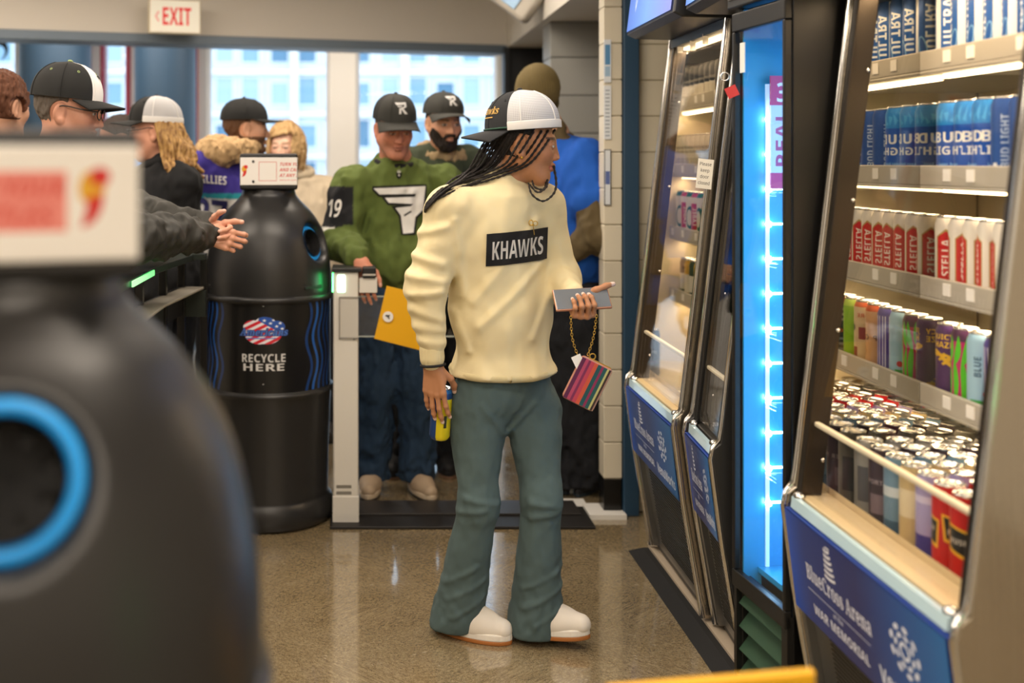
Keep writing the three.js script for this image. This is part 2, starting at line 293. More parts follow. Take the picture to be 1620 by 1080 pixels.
// ---------- drinks cans
const canKinds = {};
function canKind(key, say, r, h, draw) { canKinds[key] = { say, r, h, draw }; }
const rep3 = (g, w, fn, n = 3) => { for (let i = 0; i < n; i++) { g.save(); g.translate(w * (i + .5) / n, 0); fn(g); g.restore(); } };
const vtext = (g, s, x, y, size, color, font = 'bold') => { g.save(); g.translate(x, y); g.rotate(-Math.PI / 2); g.fillStyle = color; g.font = `${font} ${size}px sans-serif`; g.textAlign = 'center'; g.fillText(s, 0, size * .36); g.restore(); };
const htext = (g, s, x, y, size, color, font = 'bold') => { g.fillStyle = color; g.font = `${font} ${size}px sans-serif`; g.textAlign = 'center'; g.fillText(s, x, y); };
const fill = (g, c, y0 = 0, y1 = 256) => { g.fillStyle = c; g.fillRect(0, y0, 256, y1 - y0); };
canKind('ultra', 'blue and white can with ULTRA printed up its side', .033, .2, (g, w) => { fill(g, '#1758a8'); rep3(g, w, () => { g.fillStyle = '#eef2f6'; g.fillRect(-43, 0, 22, 256); vtext(g, 'ULTRA', 2, 120, 46, '#f4f8fc'); g.strokeStyle = '#8ec0ee'; g.lineWidth = 4; g.beginPath(); g.ellipse(26, 190, 12, 40, .2, 0, 6.3); g.stroke(); }); });
canKind('bud', 'large blue can lettered BUD LIGHT in white', .0375, .192, (g, w) => { fill(g, '#0b4fb4'); fill(g, '#1d86d6', 0, 74); g.fillStyle = '#47a8ea'; for (let i = 0; i < 18; i++) { g.beginPath(); g.moveTo(i * 15, 60 - (i % 3) * 12); g.lineTo(i * 15 + 14, 14 + (i % 4) * 9); g.lineTo(i * 15 + 9, 66); g.fill(); } rep3(g, w, () => { htext(g, 'BUD', 0, 128, 46, '#f6f6f2'); htext(g, 'LIGHT', 0, 166, 36, '#f6f6f2'); htext(g, 'lager beer', 0, 200, 12, '#8fc1ee'); }, 3); });
canKind('budlime', 'large lime green can lettered BUD LIGHT in white', .0375, .192, (g, w) => { fill(g, '#4ea32c'); fill(g, '#6fc03c', 0, 70); rep3(g, w, () => { htext(g, 'BUD', 0, 128, 44, '#f6f6f2'); htext(g, 'LIGHT', 0, 164, 36, '#f6f6f2'); g.strokeStyle = '#a9dc7c'; g.lineWidth = 3; g.strokeRect(-40, 78, 80, 100); }); });
canKind('budcase', 'tall deep blue can printed up its side with pale letters', .033, .19, (g, w) => { fill(g, '#23509c'); rep3(g, w, () => { vtext(g, 'BUD LIGHT', 0, 128, 30, '#b9cbe6'); g.fillStyle = '#d8dde6'; g.fillRect(-34, 190, 14, 66); }); });
canKind('stella', 'tall white can with a red label lettered STELLA up its side', .029, .185, (g, w) => { fill(g, '#e9e5dc'); rep3(g, w, () => { g.fillStyle = '#b5995a'; g.beginPath(); g.moveTo(-32, 66); g.lineTo(0, 40); g.lineTo(32, 66); g.lineTo(32, 200); g.lineTo(0, 226); g.lineTo(-32, 200); g.fill(); g.fillStyle = '#c8141e'; g.beginPath(); g.moveTo(-28, 68); g.lineTo(0, 48); g.lineTo(28, 68); g.lineTo(28, 198); g.lineTo(0, 218); g.lineTo(-28, 198); g.fill(); vtext(g, 'STELLA', 0, 134, 36, '#f5f0e6'); }); });
canKind('teal', 'tall teal can with a pale band', .029, .185, (g) => { fill(g, '#1e8c98'); fill(g, '#7cc6cc', 60, 84); });
canKind('pink', 'tall white can with a magenta top', .031, .185, (g, w) => { fill(g, '#e3dcd4'); fill(g, '#c4266e', 0, 96); rep3(g, w, () => vtext(g, 'SELTZER', 0, 170, 30, '#a8566e')); });
canKind('navy', 'tall navy can with small white print', .031, .185, (g, w) => { fill(g, '#1d2336'); rep3(g, w, () => { htext(g, 'LITE', 0, 128, 20, '#d9d9e0'); htext(g, 'ALE', 0, 180, 18, '#a55a76'); }); });
canKind('noodle', 'purple can covered in golden squiggles', .033, .19, (g, w) => { fill(g, '#4a1d66'); g.strokeStyle = '#f0bd1c'; g.lineWidth = 9; for (let i = 0; i < 26; i++) { g.beginPath(); const x = (i * 61) % 256, y = 90 + (i * 37) % 160; g.moveTo(x - 20, y); g.bezierCurveTo(x - 5, y - 22, x + 10, y + 22, x + 24, y); g.stroke(); } rep3(g, w, () => { htext(g, 'JUICY', 0, 48, 24, '#ffd23c'); htext(g, 'HAZE', 0, 74, 26, '#ffd23c'); }); });
canKind('paint', 'magenta can with bright green leafy flames', .033, .19, (g) => { fill(g, '#c4126e'); fill(g, '#4d1c4a', 0, 40); g.fillStyle = '#4fd11a'; for (let i = 0; i < 12; i++) { const x = i * 24; g.beginPath(); g.moveTo(x, 250); g.quadraticCurveTo(x + 24, 170, x + 4, 110); g.quadraticCurveTo(x + 30, 80, x + 12, 20); g.quadraticCurveTo(x - 6, 90, x - 6, 140); g.fill(); } });
canKind('sky', 'pale blue can with a red berry and dark print', .033, .19, (g, w) => { fill(g, '#a7d3ec'); rep3(g, w, () => { vtext(g, 'BLUE', -8, 100, 26, '#1d4f78'); g.fillStyle = '#d01f34'; g.beginPath(); g.arc(14, 180, 10, 0, 7); g.fill(); g.fillStyle = '#43b648'; g.fillRect(-30, 200, 60, 40); }); });
canKind('purple', 'violet can with thin white stripes', .033, .19, (g) => { fill(g, '#4b3f9c'); g.fillStyle = '#e4e0f4'; for (let i = 0; i < 20; i++) g.fillRect(i * 13, 30, 4, 210); });
canKind('tan', 'tan can with a brown loop and a red base', .033, .19, (g, w) => { fill(g, '#d7a576'); fill(g, '#d7571f', 0, 26); fill(g, '#b22a20', 214, 256); rep3(g, w, () => { htext(g, 'COOP', 0, 130, 26, '#3a2417'); g.strokeStyle = '#7a4a2a'; g.lineWidth = 5; g.beginPath(); g.arc(0, 170, 18, 0, 7); g.stroke(); }); });
canKind('more', 'cream can with maroon blocks and an orange top', .035, .19, (g, w) => { fill(g, '#dcc196'); fill(g, '#d9622a', 0, 22); rep3(g, w, () => { htext(g, 'MORE', 12, 60, 22, '#c25b3a'); g.fillStyle = '#8c2f35'; g.fillRect(0, 96, 38, 44); g.fillRect(-42, 170, 50, 86); g.fillStyle = '#23303a'; g.beginPath(); g.arc(-20, 100, 12, 0, 7); g.fill(); }); });
canKind('limeslim', 'plain yellow green can', .03, .19, (g) => { fill(g, '#8fc62a'); fill(g, '#bfe05c', 0, 30); });
canKind('dark', 'dark can with an orange word between pale lines of print', .033, .19, (g, w) => { fill(g, '#2a3438'); fill(g, '#a33d24', 0, 30); rep3(g, w, () => { for (let i = 0; i < 3; i++) { g.fillStyle = '#b9b3a4'; g.fillRect(-36, 46 + i * 20, 72, 10); } htext(g, 'ORANGE', 0, 140, 19, '#e2611f'); for (let i = 0; i < 4; i++) { g.fillStyle = '#7c8388'; g.fillRect(-34, 160 + i * 20, 68, 9); } }); });
canKind('hop', 'leaf green can', .033, .19, (g) => { fill(g, '#3f7a3e'); fill(g, '#7fb56c', 30, 80); });
canKind('blackwhite', 'black can with a white label', .033, .16, (g, w) => { fill(g, '#1a1c22'); rep3(g, w, () => { g.fillStyle = '#d9d4c8'; g.fillRect(-32, 120, 64, 90); htext(g, 'STOUT', 0, 100, 20, '#cfcac0'); }); });
canKind('silver', 'silver white can printed with black capitals', .033, .16, (g, w) => { fill(g, '#d9d2c2'); rep3(g, w, () => { htext(g, 'LIQUID', 0, 90, 22, '#30302c'); htext(g, 'GOLD', 0, 118, 22, '#30302c'); g.fillStyle = '#bcb4a2'; g.fillRect(-30, 150, 60, 70); }); });
canKind('greendisc', 'white can with a large dark green disc', .037, .19, (g, w) => { fill(g, '#e6e2d6'); rep3(g, w, () => { g.fillStyle = '#27694a'; g.beginPath(); g.ellipse(0, 140, 30, 62, 0, 0, 7); g.fill(); g.fillStyle = '#e6e2d6'; g.beginPath(); g.ellipse(6, 140, 16, 44, 0, 0, 7); g.fill(); }); fill(g, '#2a7d4a', 0, 26); });
canKind('redword', 'white can with a red word up its side', .037, .19, (g, w) => { fill(g, '#e8dfd2'); rep3(g, w, () => { g.fillStyle = '#c02a2a'; g.fillRect(-30, 60, 60, 140); vtext(g, 'LABEL', 0, 130, 34, '#f2e6d8'); }); fill(g, '#d23a2e', 0, 26); });
canKind('yellow', 'mustard yellow can with a white panel', .033, .17, (g, w) => { fill(g, '#c79f24'); rep3(g, w, () => { g.fillStyle = '#e8e2d0'; g.fillRect(-22, 90, 44, 110); }); });
canKind('forest', 'dark green can with a white panel', .033, .17, (g, w) => { fill(g, '#2f4a3a'); rep3(g, w, () => { g.fillStyle = '#e2e0d4'; g.fillRect(-20, 90, 40, 100); }); });
canKind('grey', 'grey can with darker print', .034, .19, (g, w) => { fill(g, '#8d8c88'); rep3(g, w, () => { g.fillStyle = '#54545a'; g.fillRect(-30, 80, 60, 110); }); });
canKind('plum', 'dark plum can with pale print', .034, .19, (g, w) => { fill(g, '#3b2c36'); rep3(g, w, () => { htext(g, 'PORTER', 0, 110, 20, '#9a8f96'); g.fillStyle = '#7a6a74'; g.fillRect(-26, 140, 52, 60); }); });
canKind('steelblue', 'steel blue can with a white stripe', .034, .19, (g) => { fill(g, '#6d8ea8'); fill(g, '#c9d5de', 90, 120); fill(g, '#3f607c', 190, 256); });
canKind('beige', 'beige can with a gold band', .034, .19, (g) => { fill(g, '#c9b384'); fill(g, '#e0d3b0', 70, 150); });
canKind('lavender', 'lavender can with a deep violet foot', .034, .19, (g) => { fill(g, '#a79fce'); fill(g, '#433a8c', 170, 256); fill(g, '#cfc9e6', 60, 80); });
canKind('redblack', 'red and black can with a yellow framed badge', .034, .19, (g, w) => { fill(g, '#c21d1c'); rep3(g, w, () => { g.fillStyle = '#eab52a'; g.beginPath(); g.moveTo(-40, 76); g.lineTo(40, 96); g.lineTo(36, 176); g.lineTo(-34, 150); g.fill(); g.fillStyle = '#17171a'; g.beginPath(); g.moveTo(-34, 84); g.lineTo(34, 102); g.lineTo(30, 164); g.lineTo(-28, 142); g.fill(); htext(g, 'RUSH', 0, 130, 20, '#cfc9c0'); }); });
canKind('camo', 'black and olive patterned can', .034, .19, (g) => { fill(g, '#1e1f1c'); g.fillStyle = '#9a8b2e'; for (let i = 0; i < 24; i++) { g.beginPath(); g.ellipse((i * 47) % 256, 60 + (i * 71) % 190, 14, 8, i, 0, 7); g.fill(); } });
canKind('cola', 'small red can with a black and gold swoosh', .034, .13, (g, w) => { fill(g, '#b32a1e'); rep3(g, w, () => { g.fillStyle = '#1c1a1a'; g.beginPath(); g.ellipse(0, 150, 36, 50, 0, 0, 7); g.fill(); g.strokeStyle = '#e0a92a'; g.lineWidth = 7; g.beginPath(); g.ellipse(0, 150, 36, 50, 0, 3.3, 6); g.stroke(); }); });
function makeCan(key) {
  const k = canKinds[key], { r, h } = k;
  if (!k.geo) {
    const b = lathe([[0, .004], [r * .72, 0], [r * .8, .002], [r, .012], [r, h * .3], [r, h * .6], [r, h - .018], [r * .84, h - .003]], 22), p = b.attributes.position, uv = b.attributes.uv;
    for (let i = 0; i < p.count; i++) uv.setY(i, p.getY(i) / h);
    k.geo = b;
    k.lid = lathe([[r * .84, h - .004], [r * .87, h - .001], [r * .86, h + .001], [r * .8, h - .001], [r * .74, h - .006], [0, h - .005]], 22);
    k.tab = new THREE.CylinderGeometry(r * .3, r * .3, .002, 10).scale(1, 1, 1.6).translate(0, h - .002, 0);
    k.mat = std('#ffffff', .34, .25, { map: canvasTex(256, 256, k.draw) });
  }
  const o = new THREE.Group(); o.name = numbered('drink_can'); scene.add(o);
  obj('can_body', k.geo, k.mat, o); const l = obj('lid', k.lid, M.aluminium, o); obj('pull_tab', k.tab, M.aluminium, l);
  return o;
}
function can(key, pos, turn, label, group) {
  const k = canKinds[key]; let o;
  if (k.first) { o = k.first.clone(); o.name = numbered('drink_can'); scene.add(o); } else o = k.first = makeCan(key);
  o.position.copy(pos); o.rotation.y = turn; return tag(o, label, 'can', group);
}

// ---------- coolers along the right wall.  Local frame: x into the wall, z along it towards the camera
const PROF = [[.092, .03], [.03, .385], [0, .628], [.003, .652], [.022, .668], [.165, 1.9]];
const profX = (y) => { for (let i = 1; i < PROF.length; i++) if (y <= PROF[i][1]) { const [a, b] = [PROF[i - 1], PROF[i]]; return a[0] + (b[0] - a[0]) * (y - a[1]) / (b[1] - a[1]); } return PROF[5][0]; };
const RAILS = [1.696, 1.423, 1.16, .902];
const SHX = .317;
const brushed = dataTex(256, (u, v, x, y) => { const q = .5 + .22 * tnoise(u, v * .02, 90, 2) + .1 * (rnd() - .5); return [q, q, q]; });
const sideSteel = std('#b3aa9b', .3, .92, { roughnessMap: brushed });
const blueSign = (w, h, draw) => std('#ffffff', .35, 0, { map: canvasTex(w, h, draw) });
const flagIcon = (g, x, y, s) => { g.save(); g.translate(x, y); g.scale(s, s); g.fillStyle = '#e6e8f0'; g.fillRect(6, -52, 26, 6); for (let i = 0; i < 6; i++) { g.beginPath(); g.moveTo(-6 - i * 2, -44 + i * 17); g.quadraticCurveTo(14, -36 + i * 17, 30 + i * 4, -46 + i * 17); g.lineTo(31 + i * 4, -37 + i * 17); g.quadraticCurveTo(14, -26 + i * 17, -6 - i * 2, -34 + i * 17); g.fill(); } g.restore(); };
const dotBurst = (g, x, y, s) => { g.fillStyle = '#dfe6f6'; for (let k = 0; k < 3; k++) for (let i = 0; i < 9 - k; i++) { const a = i / (9 - k) * 6.283 + k * .3, r = (44 - k * 15) * s; g.beginPath(); g.ellipse(x + r * Math.cos(a), y + r * Math.sin(a), (6 - k) * s, (9 - k) * s, a, 0, 7); g.fill(); } };
const arenaPrint = (g, w, h) => {
  const gr = g.createLinearGradient(0, 0, w, 0); gr.addColorStop(0, '#1f52c0'); gr.addColorStop(.14, '#23387f'); gr.addColorStop(.5, '#242c66'); gr.addColorStop(.72, '#1d4b93'); gr.addColorStop(1, '#1b6bb0'); g.fillStyle = gr; g.fillRect(0, 0, w, h);
  flagIcon(g, w * .3, h * .22, h / 330);
  g.textAlign = 'left'; g.fillStyle = '#dfe2ee'; g.font = `bold ${h * .17}px serif`; g.save(); g.translate(w * .13, h * .56); g.scale(.86, 1.25); g.fillText('BlueCross Arena', 0, 0, w * .52); g.restore();
  g.fillRect(w * .13, h * .655, w * .43, 3); g.font = `${h * .07}px serif`; g.fillText('at the', w * .31, h * .735); g.font = `bold ${h * .13}px sans-serif`; g.fillText('WAR MEMORIAL', w * .16, h * .88, w * .38);
  dotBurst(g, w * .77, h * .42, h / 230); g.font = `bold ${h * .2}px sans-serif`; g.fillText('VenuWorks', w * .6, h * .9, w * .36);
};
const canopyPrint = (g, w, h) => { const gr = g.createLinearGradient(0, 0, w, h); gr.addColorStop(0, '#4a74d8'); gr.addColorStop(.5, '#6fa0ea'); gr.addColorStop(1, '#7a86d8'); g.fillStyle = gr; g.fillRect(0, 0, w, h); g.strokeStyle = '#dfe9fb'; g.lineWidth = 7; g.beginPath(); g.moveTo(w * .12, h * .2); g.lineTo(w * .17, h * .8); g.lineTo(w * .25, h * .5); g.stroke(); g.fillStyle = '#dfe9fb'; g.font = `italic bold ${h * .3}px serif`; g.textAlign = 'left'; g.fillText('the refreshment bar', w * .3, h * .72, w * .66); };
const printTex = { arena: canvasTex(1024, 384, arenaPrint), canopy: canvasTex(768, 256, canopyPrint) };
const signMat = std('#ffffff', .32, 0, { map: printTex.arena }), canopyMat = std('#ffffff', .4, 0, { map: printTex.canopy, emissive: '#ffffff', emissiveMap: printTex.canopy, emissiveIntensity: .5 });
const ventTex = dataTex(64, (u, v) => { const q = (v * 4) % 1 < .5 ? .15 : .9; return [q, q, q]; });
function cooler(o) {
  const { W, lit, depth = .92 } = o;
  const t = thing(o.name ?? 'drinks_cooler', o.label, 'drinks cooler', o.at, o.turn ?? 0);
  const prof = [...PROF, [depth, 1.9], [depth, .03]], T = .022;
  const side = prism(prof, T, .003);
  obj('end_panel', side, o.sideMat ?? sideSteel, t, [0, 0, -T + .001]); obj('end_panel', side, o.sideMat ?? sideSteel, t, [0, 0, W]);
  const liner = lit ? std('#d9ceb4', .5) : std('#1b1b1d', .5);
  obj('back_panel', box(depth - .05, depth - .02, .03, 1.9, 0, W), liner, t);
  obj('base', [box(.11, depth - .05, .03, .58, 0, W), box(.13, depth, 0, .03, .02, W - .02)], M.steelDark, t);
  obj('top_panel', box(.16, depth - .02, 1.87, 1.9, 0, W), M.steelDark, t);
  // mirrored inside wall at the far end, dark frame bars at both ends, bright edging
  const inner = prof.slice(3, 7).map(([x, y]) => [x + .07, Math.max(.6, y - .02)]); 
  obj('mirror_wall', prism([[profX(.66) + .04, .6], [profX(1.86) + .04, 1.86], [depth - .06, 1.86], [depth - .06, .6]], .006), lit ? M.mirror : std('#26262a', .12, .9), t, [0, 0, .002]);
  for (const z of [.002, W - .028]) {
    const f = obj('frame_bar', prism([[.024, .655], [.166, 1.88], [.216, 1.88], [.074, .655]], .026, .003), o.frameMat ?? M.bronze, t, [0, 0, z]);
    for (let i = 0; i < 4; i++) { const y = .74 + i * .31; obj('screw', new THREE.SphereGeometry(.006, 8, 6), M.chrome, f, [profX(y) + .045, y, .027]); }
  }
  for (const z of [-.012, W + .012]) {
    const pts = [[.165, 1.9], [.09, 1.25], [.026, .7], [.018, .668], [.001, .65], [-.002, .625], [.03, .385], [.09, .03]].map(([x, y]) => V(x, y, z));
    obj('edge_trim', new THREE.TubeGeometry(new THREE.CatmullRomCurve3(pts, false, 'catmullrom', .12), 60, .009, 8), M.chrome, t);
  }
  // lower front: printed sign, then the vented kick panel
  const front = (y0, y1, off, thick, z0, z1) => prism([[profX(y0) - off, y0], [profX(y1) - off, y1], [profX(y1) - off + thick, y1], [profX(y0) - off + thick, y0]], z1 - z0).translate(0, 0, z0);
  const facing = (y0, y1, off, z0, z1, mat, name, parent) => {   // flat printed face on the sloping front
    const g = new THREE.BufferGeometry(), a = profX(y0) - off, b = profX(y1) - off;
    g.setAttribute('position', new THREE.Float32BufferAttribute([a, y0, z0, a, y0, z1, b, y1, z1, b, y1, z0], 3)); g.setAttribute('uv', new THREE.Float32BufferAttribute([0, 0, 1, 0, 1, 1, 0, 1], 2)); g.setIndex([0, 1, 2, 0, 2, 3]); g.computeVertexNormals();
    return obj(name, g, mat, parent);
  };
  const sp = obj('sign_panel', front(.385, .622, .006, .03, .004, W - .004), std('#1f3f94', .35), t); facing(.387, .62, .0085, .006, W - .006, signMat, 'sign_face', sp);
  const kick = obj('kick_panel', [front(.04, .383, -.02, .03, .02, W - .02), front(.04, .383, -.002, .03, 0, .03), front(.04, .383, -.002, .03, W - .03, W)], M.steel, t);
  const slots = []; for (let i = 0; i < 26; i++) { const y = .08 + i * .0108; slots.push(front(y, y + .0034, -.0175, .004, W * .16, W * .8)); }
  const sl = obj('vent_slot', slots, std('#3b362f', .5, .4), kick); sl.userData.kind = 'stuff';
  obj('latch', new THREE.CylinderGeometry(.011, .011, .012, 14).rotateZ(Math.PI / 2), M.black, kick, [profX(.2) + .012, .2, W * .9]);
  obj('sill', [box(.024, .1, .6, .655, 0, W, .004), prism([[.1, .6], [.17, .6], [.1, .67]], W)], lit ? std('#cdb992', .42, .2) : std('#3c3a36', .4, .3), t);
  obj('glass_strip', front(.626, .652, -.002, .012, .02, W - .02), phys('#c4e2ee', .12, { clearcoat: .6 }), t);
  for (const z of [.035, W - .035]) obj('bolt', new THREE.SphereGeometry(.014, 12, 8).scale(1, .8, 1.3), M.chrome, t, [.018, .655, z]);
  obj('well', [box(.13, depth - .06, .57, .605, 0, W)], liner, t);
  const gp = [[.045, .665], [.06, .825]];
  const gu = obj('guard_pane', prism([[gp[0][0], gp[0][1]], [gp[1][0], gp[1][1]], [gp[1][0] + .006, gp[1][1]], [gp[0][0] + .006, gp[0][1]]], W - .03), M.clear, t, [0, 0, .015]);
  obj('guard_rim', box(.056, .07, .82, .832, .01, W - .01, .004), M.cream, gu, [0, 0, -.015 + .015]);
  // shelves with price rails and light strips
  RAILS.forEach((y, i) => {
    const s = obj('shelf', box(SHX + .012, depth - .06, y - .035, y - .022, .008, W - .004), M.rail, t);
    const rail = obj('price_rail', [box(SHX, SHX + .012, y - .028, y + .02, .008, W - .004, .003), box(SHX, SHX + .03, y - .036, y - .028, .008, W - .004, .003)], lit ? std('#b3aea2', .42, .15) : std('#2a2a2c', .5), s);
    for (const z of [.12, .22, .41, .57]) if (z < W - .06) obj('price_tag', box(SHX - .0025, SHX, y - .016, y + .012, z, z + .032), M.white, rail);
    if (lit) {
      obj('light_strip', box(SHX + .05, SHX + .066, y - .044, y - .036, .02, W - .02), std('#ffffff', .5, 0, { emissive: '#ffdda6', emissiveIntensity: 10 }), s);
      const l = new THREE.RectAreaLight('#ffdcae', 42 * (o.power ?? 1), .02, W - .05); l.position.set(SHX + .058, y - .047, W / 2); l.rotation.set(-Math.PI / 2, 0, 0); t.add(l);
    }
  });
  obj('inner_panel', prism([[profX(.66) + .045, .6], [profX(1.86) + .045, 1.86], [depth - .06, 1.86], [depth - .06, .6]], .004), liner, t, [0, 0, W - .005]);
  // light under the top, canopy with lit sign
  if (lit) {
    obj('top_light', box(.2, .23, 1.86, 1.87, .03, W - .03), std('#ffffff', .5, 0, { emissive: '#ffdda6', emissiveIntensity: 5 }), t);
    const l = new THREE.RectAreaLight('#ffdcae', 42 * (o.power ?? 1), .03, W - .06); l.position.set(.215, 1.855, W / 2); l.rotation.set(-Math.PI / 2, 0, 0); t.add(l);
  }
  const c = obj('canopy', prism([[.0, 1.92], [.03, 1.905], [.2, 1.9], [.5, 1.9], [.5, 2.3], [.05, 2.3]], W + .01, .006), M.steelDark, t, [0, 0, -.005]);
  const g = new THREE.BufferGeometry(); g.setAttribute('position', new THREE.Float32BufferAttribute([-.003, 1.93, .01, -.003, 1.93, W - .01, .041, 2.28, W - .01, .041, 2.28, .01], 3)); g.setAttribute('uv', new THREE.Float32BufferAttribute([0, 0, 1, 0, 1, 1, 0, 1], 2)); g.setIndex([0, 1, 2, 0, 2, 3]); g.computeVertexNormals();
  obj('lit_sign', g, canopyMat, c);
  // sloping front pane
  obj('front_pane', prism([[.03, .67], [.17, 1.88], [.176, 1.88], [.036, .67]], W - .05), M.clear, t, [0, 0, .026]);
  return t;
}
const big = { at: [1.028, 0, -2.714], W: .757, turn: 0, lit: true, label: 'open steel drinks cooler with lit shelves of cans and the widest blue arena sign', power: 1 };
const far1 = { at: [.989, 0, -4.17], W: .645, turn: R(-.9), lit: true, power: .9, label: 'lit drinks cooler against the cream block wall with a paper notice on its frame' };
const far2 = { depth: .45, at: [1.002, 0, -3.46], W: .31, turn: R(-3.9), lit: false, label: 'narrow unlit black drinks cooler between the lit cooler and the blue fridge', frameMat: std('#0f0f10', .35), sideMat: std('#4a4a4a', .4, .7) };
const coolers = [cooler(big), cooler(far1), cooler(far2)];
coolers.forEach((c) => c.updateMatrixWorld(true));
function shelfRow(c, rail, keys, where, gap = .003) {
  let z = .022; const n = {};
  const total = {}; keys.forEach((k) => total[k] = (total[k] ?? 0) + 1);
  keys.forEach((k) => {
    const { r, say } = canKinds[k]; z += r; n[k] = (n[k] ?? 0) + 1;
    const p = coolers[c].localToWorld(V(SHX + .018 + r, RAILS[rail] - .022, z)); z += r + gap;
    can(k, p, rnd() * .5 - 2.2, total[k] > 1 ? `${ORD[n[k] - 1]} ${say} from the mirror, ${where}` : `${say}, ${where}`, `cans on the ${where}${c ? ` rail ${ORD[rail]}` : ''}`);
  });
}
const rep = (k, n) => Array(n).fill(k);
const BIG = 'the big cooler', FAR = 'the far lit cooler';
shelfRow(0, 0, rep('ultra', 10), 'top shelf');
shelfRow(0, 1, ['bud', 'bud', 'bud', 'budcase', 'budcase', 'bud', 'budlime', 'budlime', 'budlime'], 'second shelf');
shelfRow(0, 2, [...rep('stella', 8), 'teal', 'pink', 'navy'], 'third shelf');
shelfRow(0, 3, ['noodle', 'paint', 'sky', 'purple', 'tan', 'more', 'limeslim', 'dark', 'dark', 'hop'], 'fourth shelf');
shelfRow(1, 0, rep('blackwhite', 9), 'far cooler');
shelfRow(1, 1, rep('silver', 9), 'far cooler');
shelfRow(1, 2, ['redword', 'greendisc', 'redword', 'greendisc', 'redword', 'greendisc', 'redword', 'greendisc'], 'far cooler');
shelfRow(1, 3, ['yellow', 'forest', 'yellow', 'forest', 'yellow', 'forest', 'yellow', 'forest'], 'far cooler');
// cans standing in the well of the big cooler, in files from the guard to the back
{
  const files = ['grey', 'plum', 'steelblue', 'beige', 'lavender', 'redblack', 'redblack', 'camo', 'camo', 'grey'], seen = {};
  files.forEach((k, j) => {
    seen[k] = (seen[k] ?? 0) + 1;
    const many = files.filter((q) => q === k).length > 1;
    for (let i = 0; i < 8; i++) {
      const p = coolers[0].localToWorld(V(.178 + i * .0705 + (rnd() - .5) * .004, .606, .052 + j * .0725));
      can(k, p, rnd() * 6, `${canKinds[k].say}, ${i ? `${ORD[i]} in` : 'front of'} ${many ? `${ORD[seen[k] - 1]} such` : 'its'} well file`, 'cans standing in the cooler well');
    }
  });
  obj('step_ledge', box(.74, .86, .606, .72, .005, .75), M.rail, coolers[0]);
  for (let j = 0; j < 10; j++) { const p = coolers[0].localToWorld(V(.79, .722, .05 + j * .0725)); can('cola', p, rnd() * 6, `${canKinds.cola.say}, ${ORD[j]} from mirror, raised ledge`, 'red cans on the raised ledge'); }
  ['navy', 'plum', 'steelblue'].forEach((k, j) => can(k, coolers[1].localToWorld(V(.16, .606, .3 + j * .09)), 1, `${canKinds[k].say}, in the far cooler's well`));
}
// paper notice, hanging price cards, red key tag
{
  const c = coolers[1], t = thing('paper_notice', 'white paper notice with black handwriting taped to the far cooler frame', 'notice');
  t.position.copy(P(1115, 275, 3.49)); t.rotation.set(R(0), R(-38), R(-6));
  obj('sheet', new THREE.BoxGeometry(.05, .092, .002), std('#f2f0ea', .7, 0, { map: canvasTex(96, 160, (g, w, h) => { g.fillStyle = '#f2f0ea'; g.fillRect(0, 0, w, h); ['Please', 'keep', 'door', 'closed'].forEach((s, i) => htext(g, s, w / 2, 36 + i * 34, 26, '#222', '')); }) }), t);
  [[1076, 76, 4.1], [1096, 72, 3.9], [1116, 62, 3.75]].forEach(([x, y, d], i) => { const q = thing('price_card', `${ORD[i]} small white price card from the wall, hanging inside the far lit cooler`, 'price card'); q.position.copy(P(x, y, d)); obj('card', new THREE.BoxGeometry(.02, .035, .002), M.white, q); obj('clip', new THREE.BoxGeometry(.008, .012, .006), M.steel, q, [0, .02, 0]); });
  const k = thing('key_tag', 'red plastic key tag hanging beside the fridge frame', 'tag'); k.position.copy(P(1158, 145, 3.03)); k.rotation.set(0, R(-20), R(24));
  obj('tag_body', new THREE.BoxGeometry(.03, .03, .004), std('#d0322f', .5), k); obj('ring', new THREE.TorusGeometry(.011, .002, 6, 16), M.chrome, k, [0, .045, 0]);
}
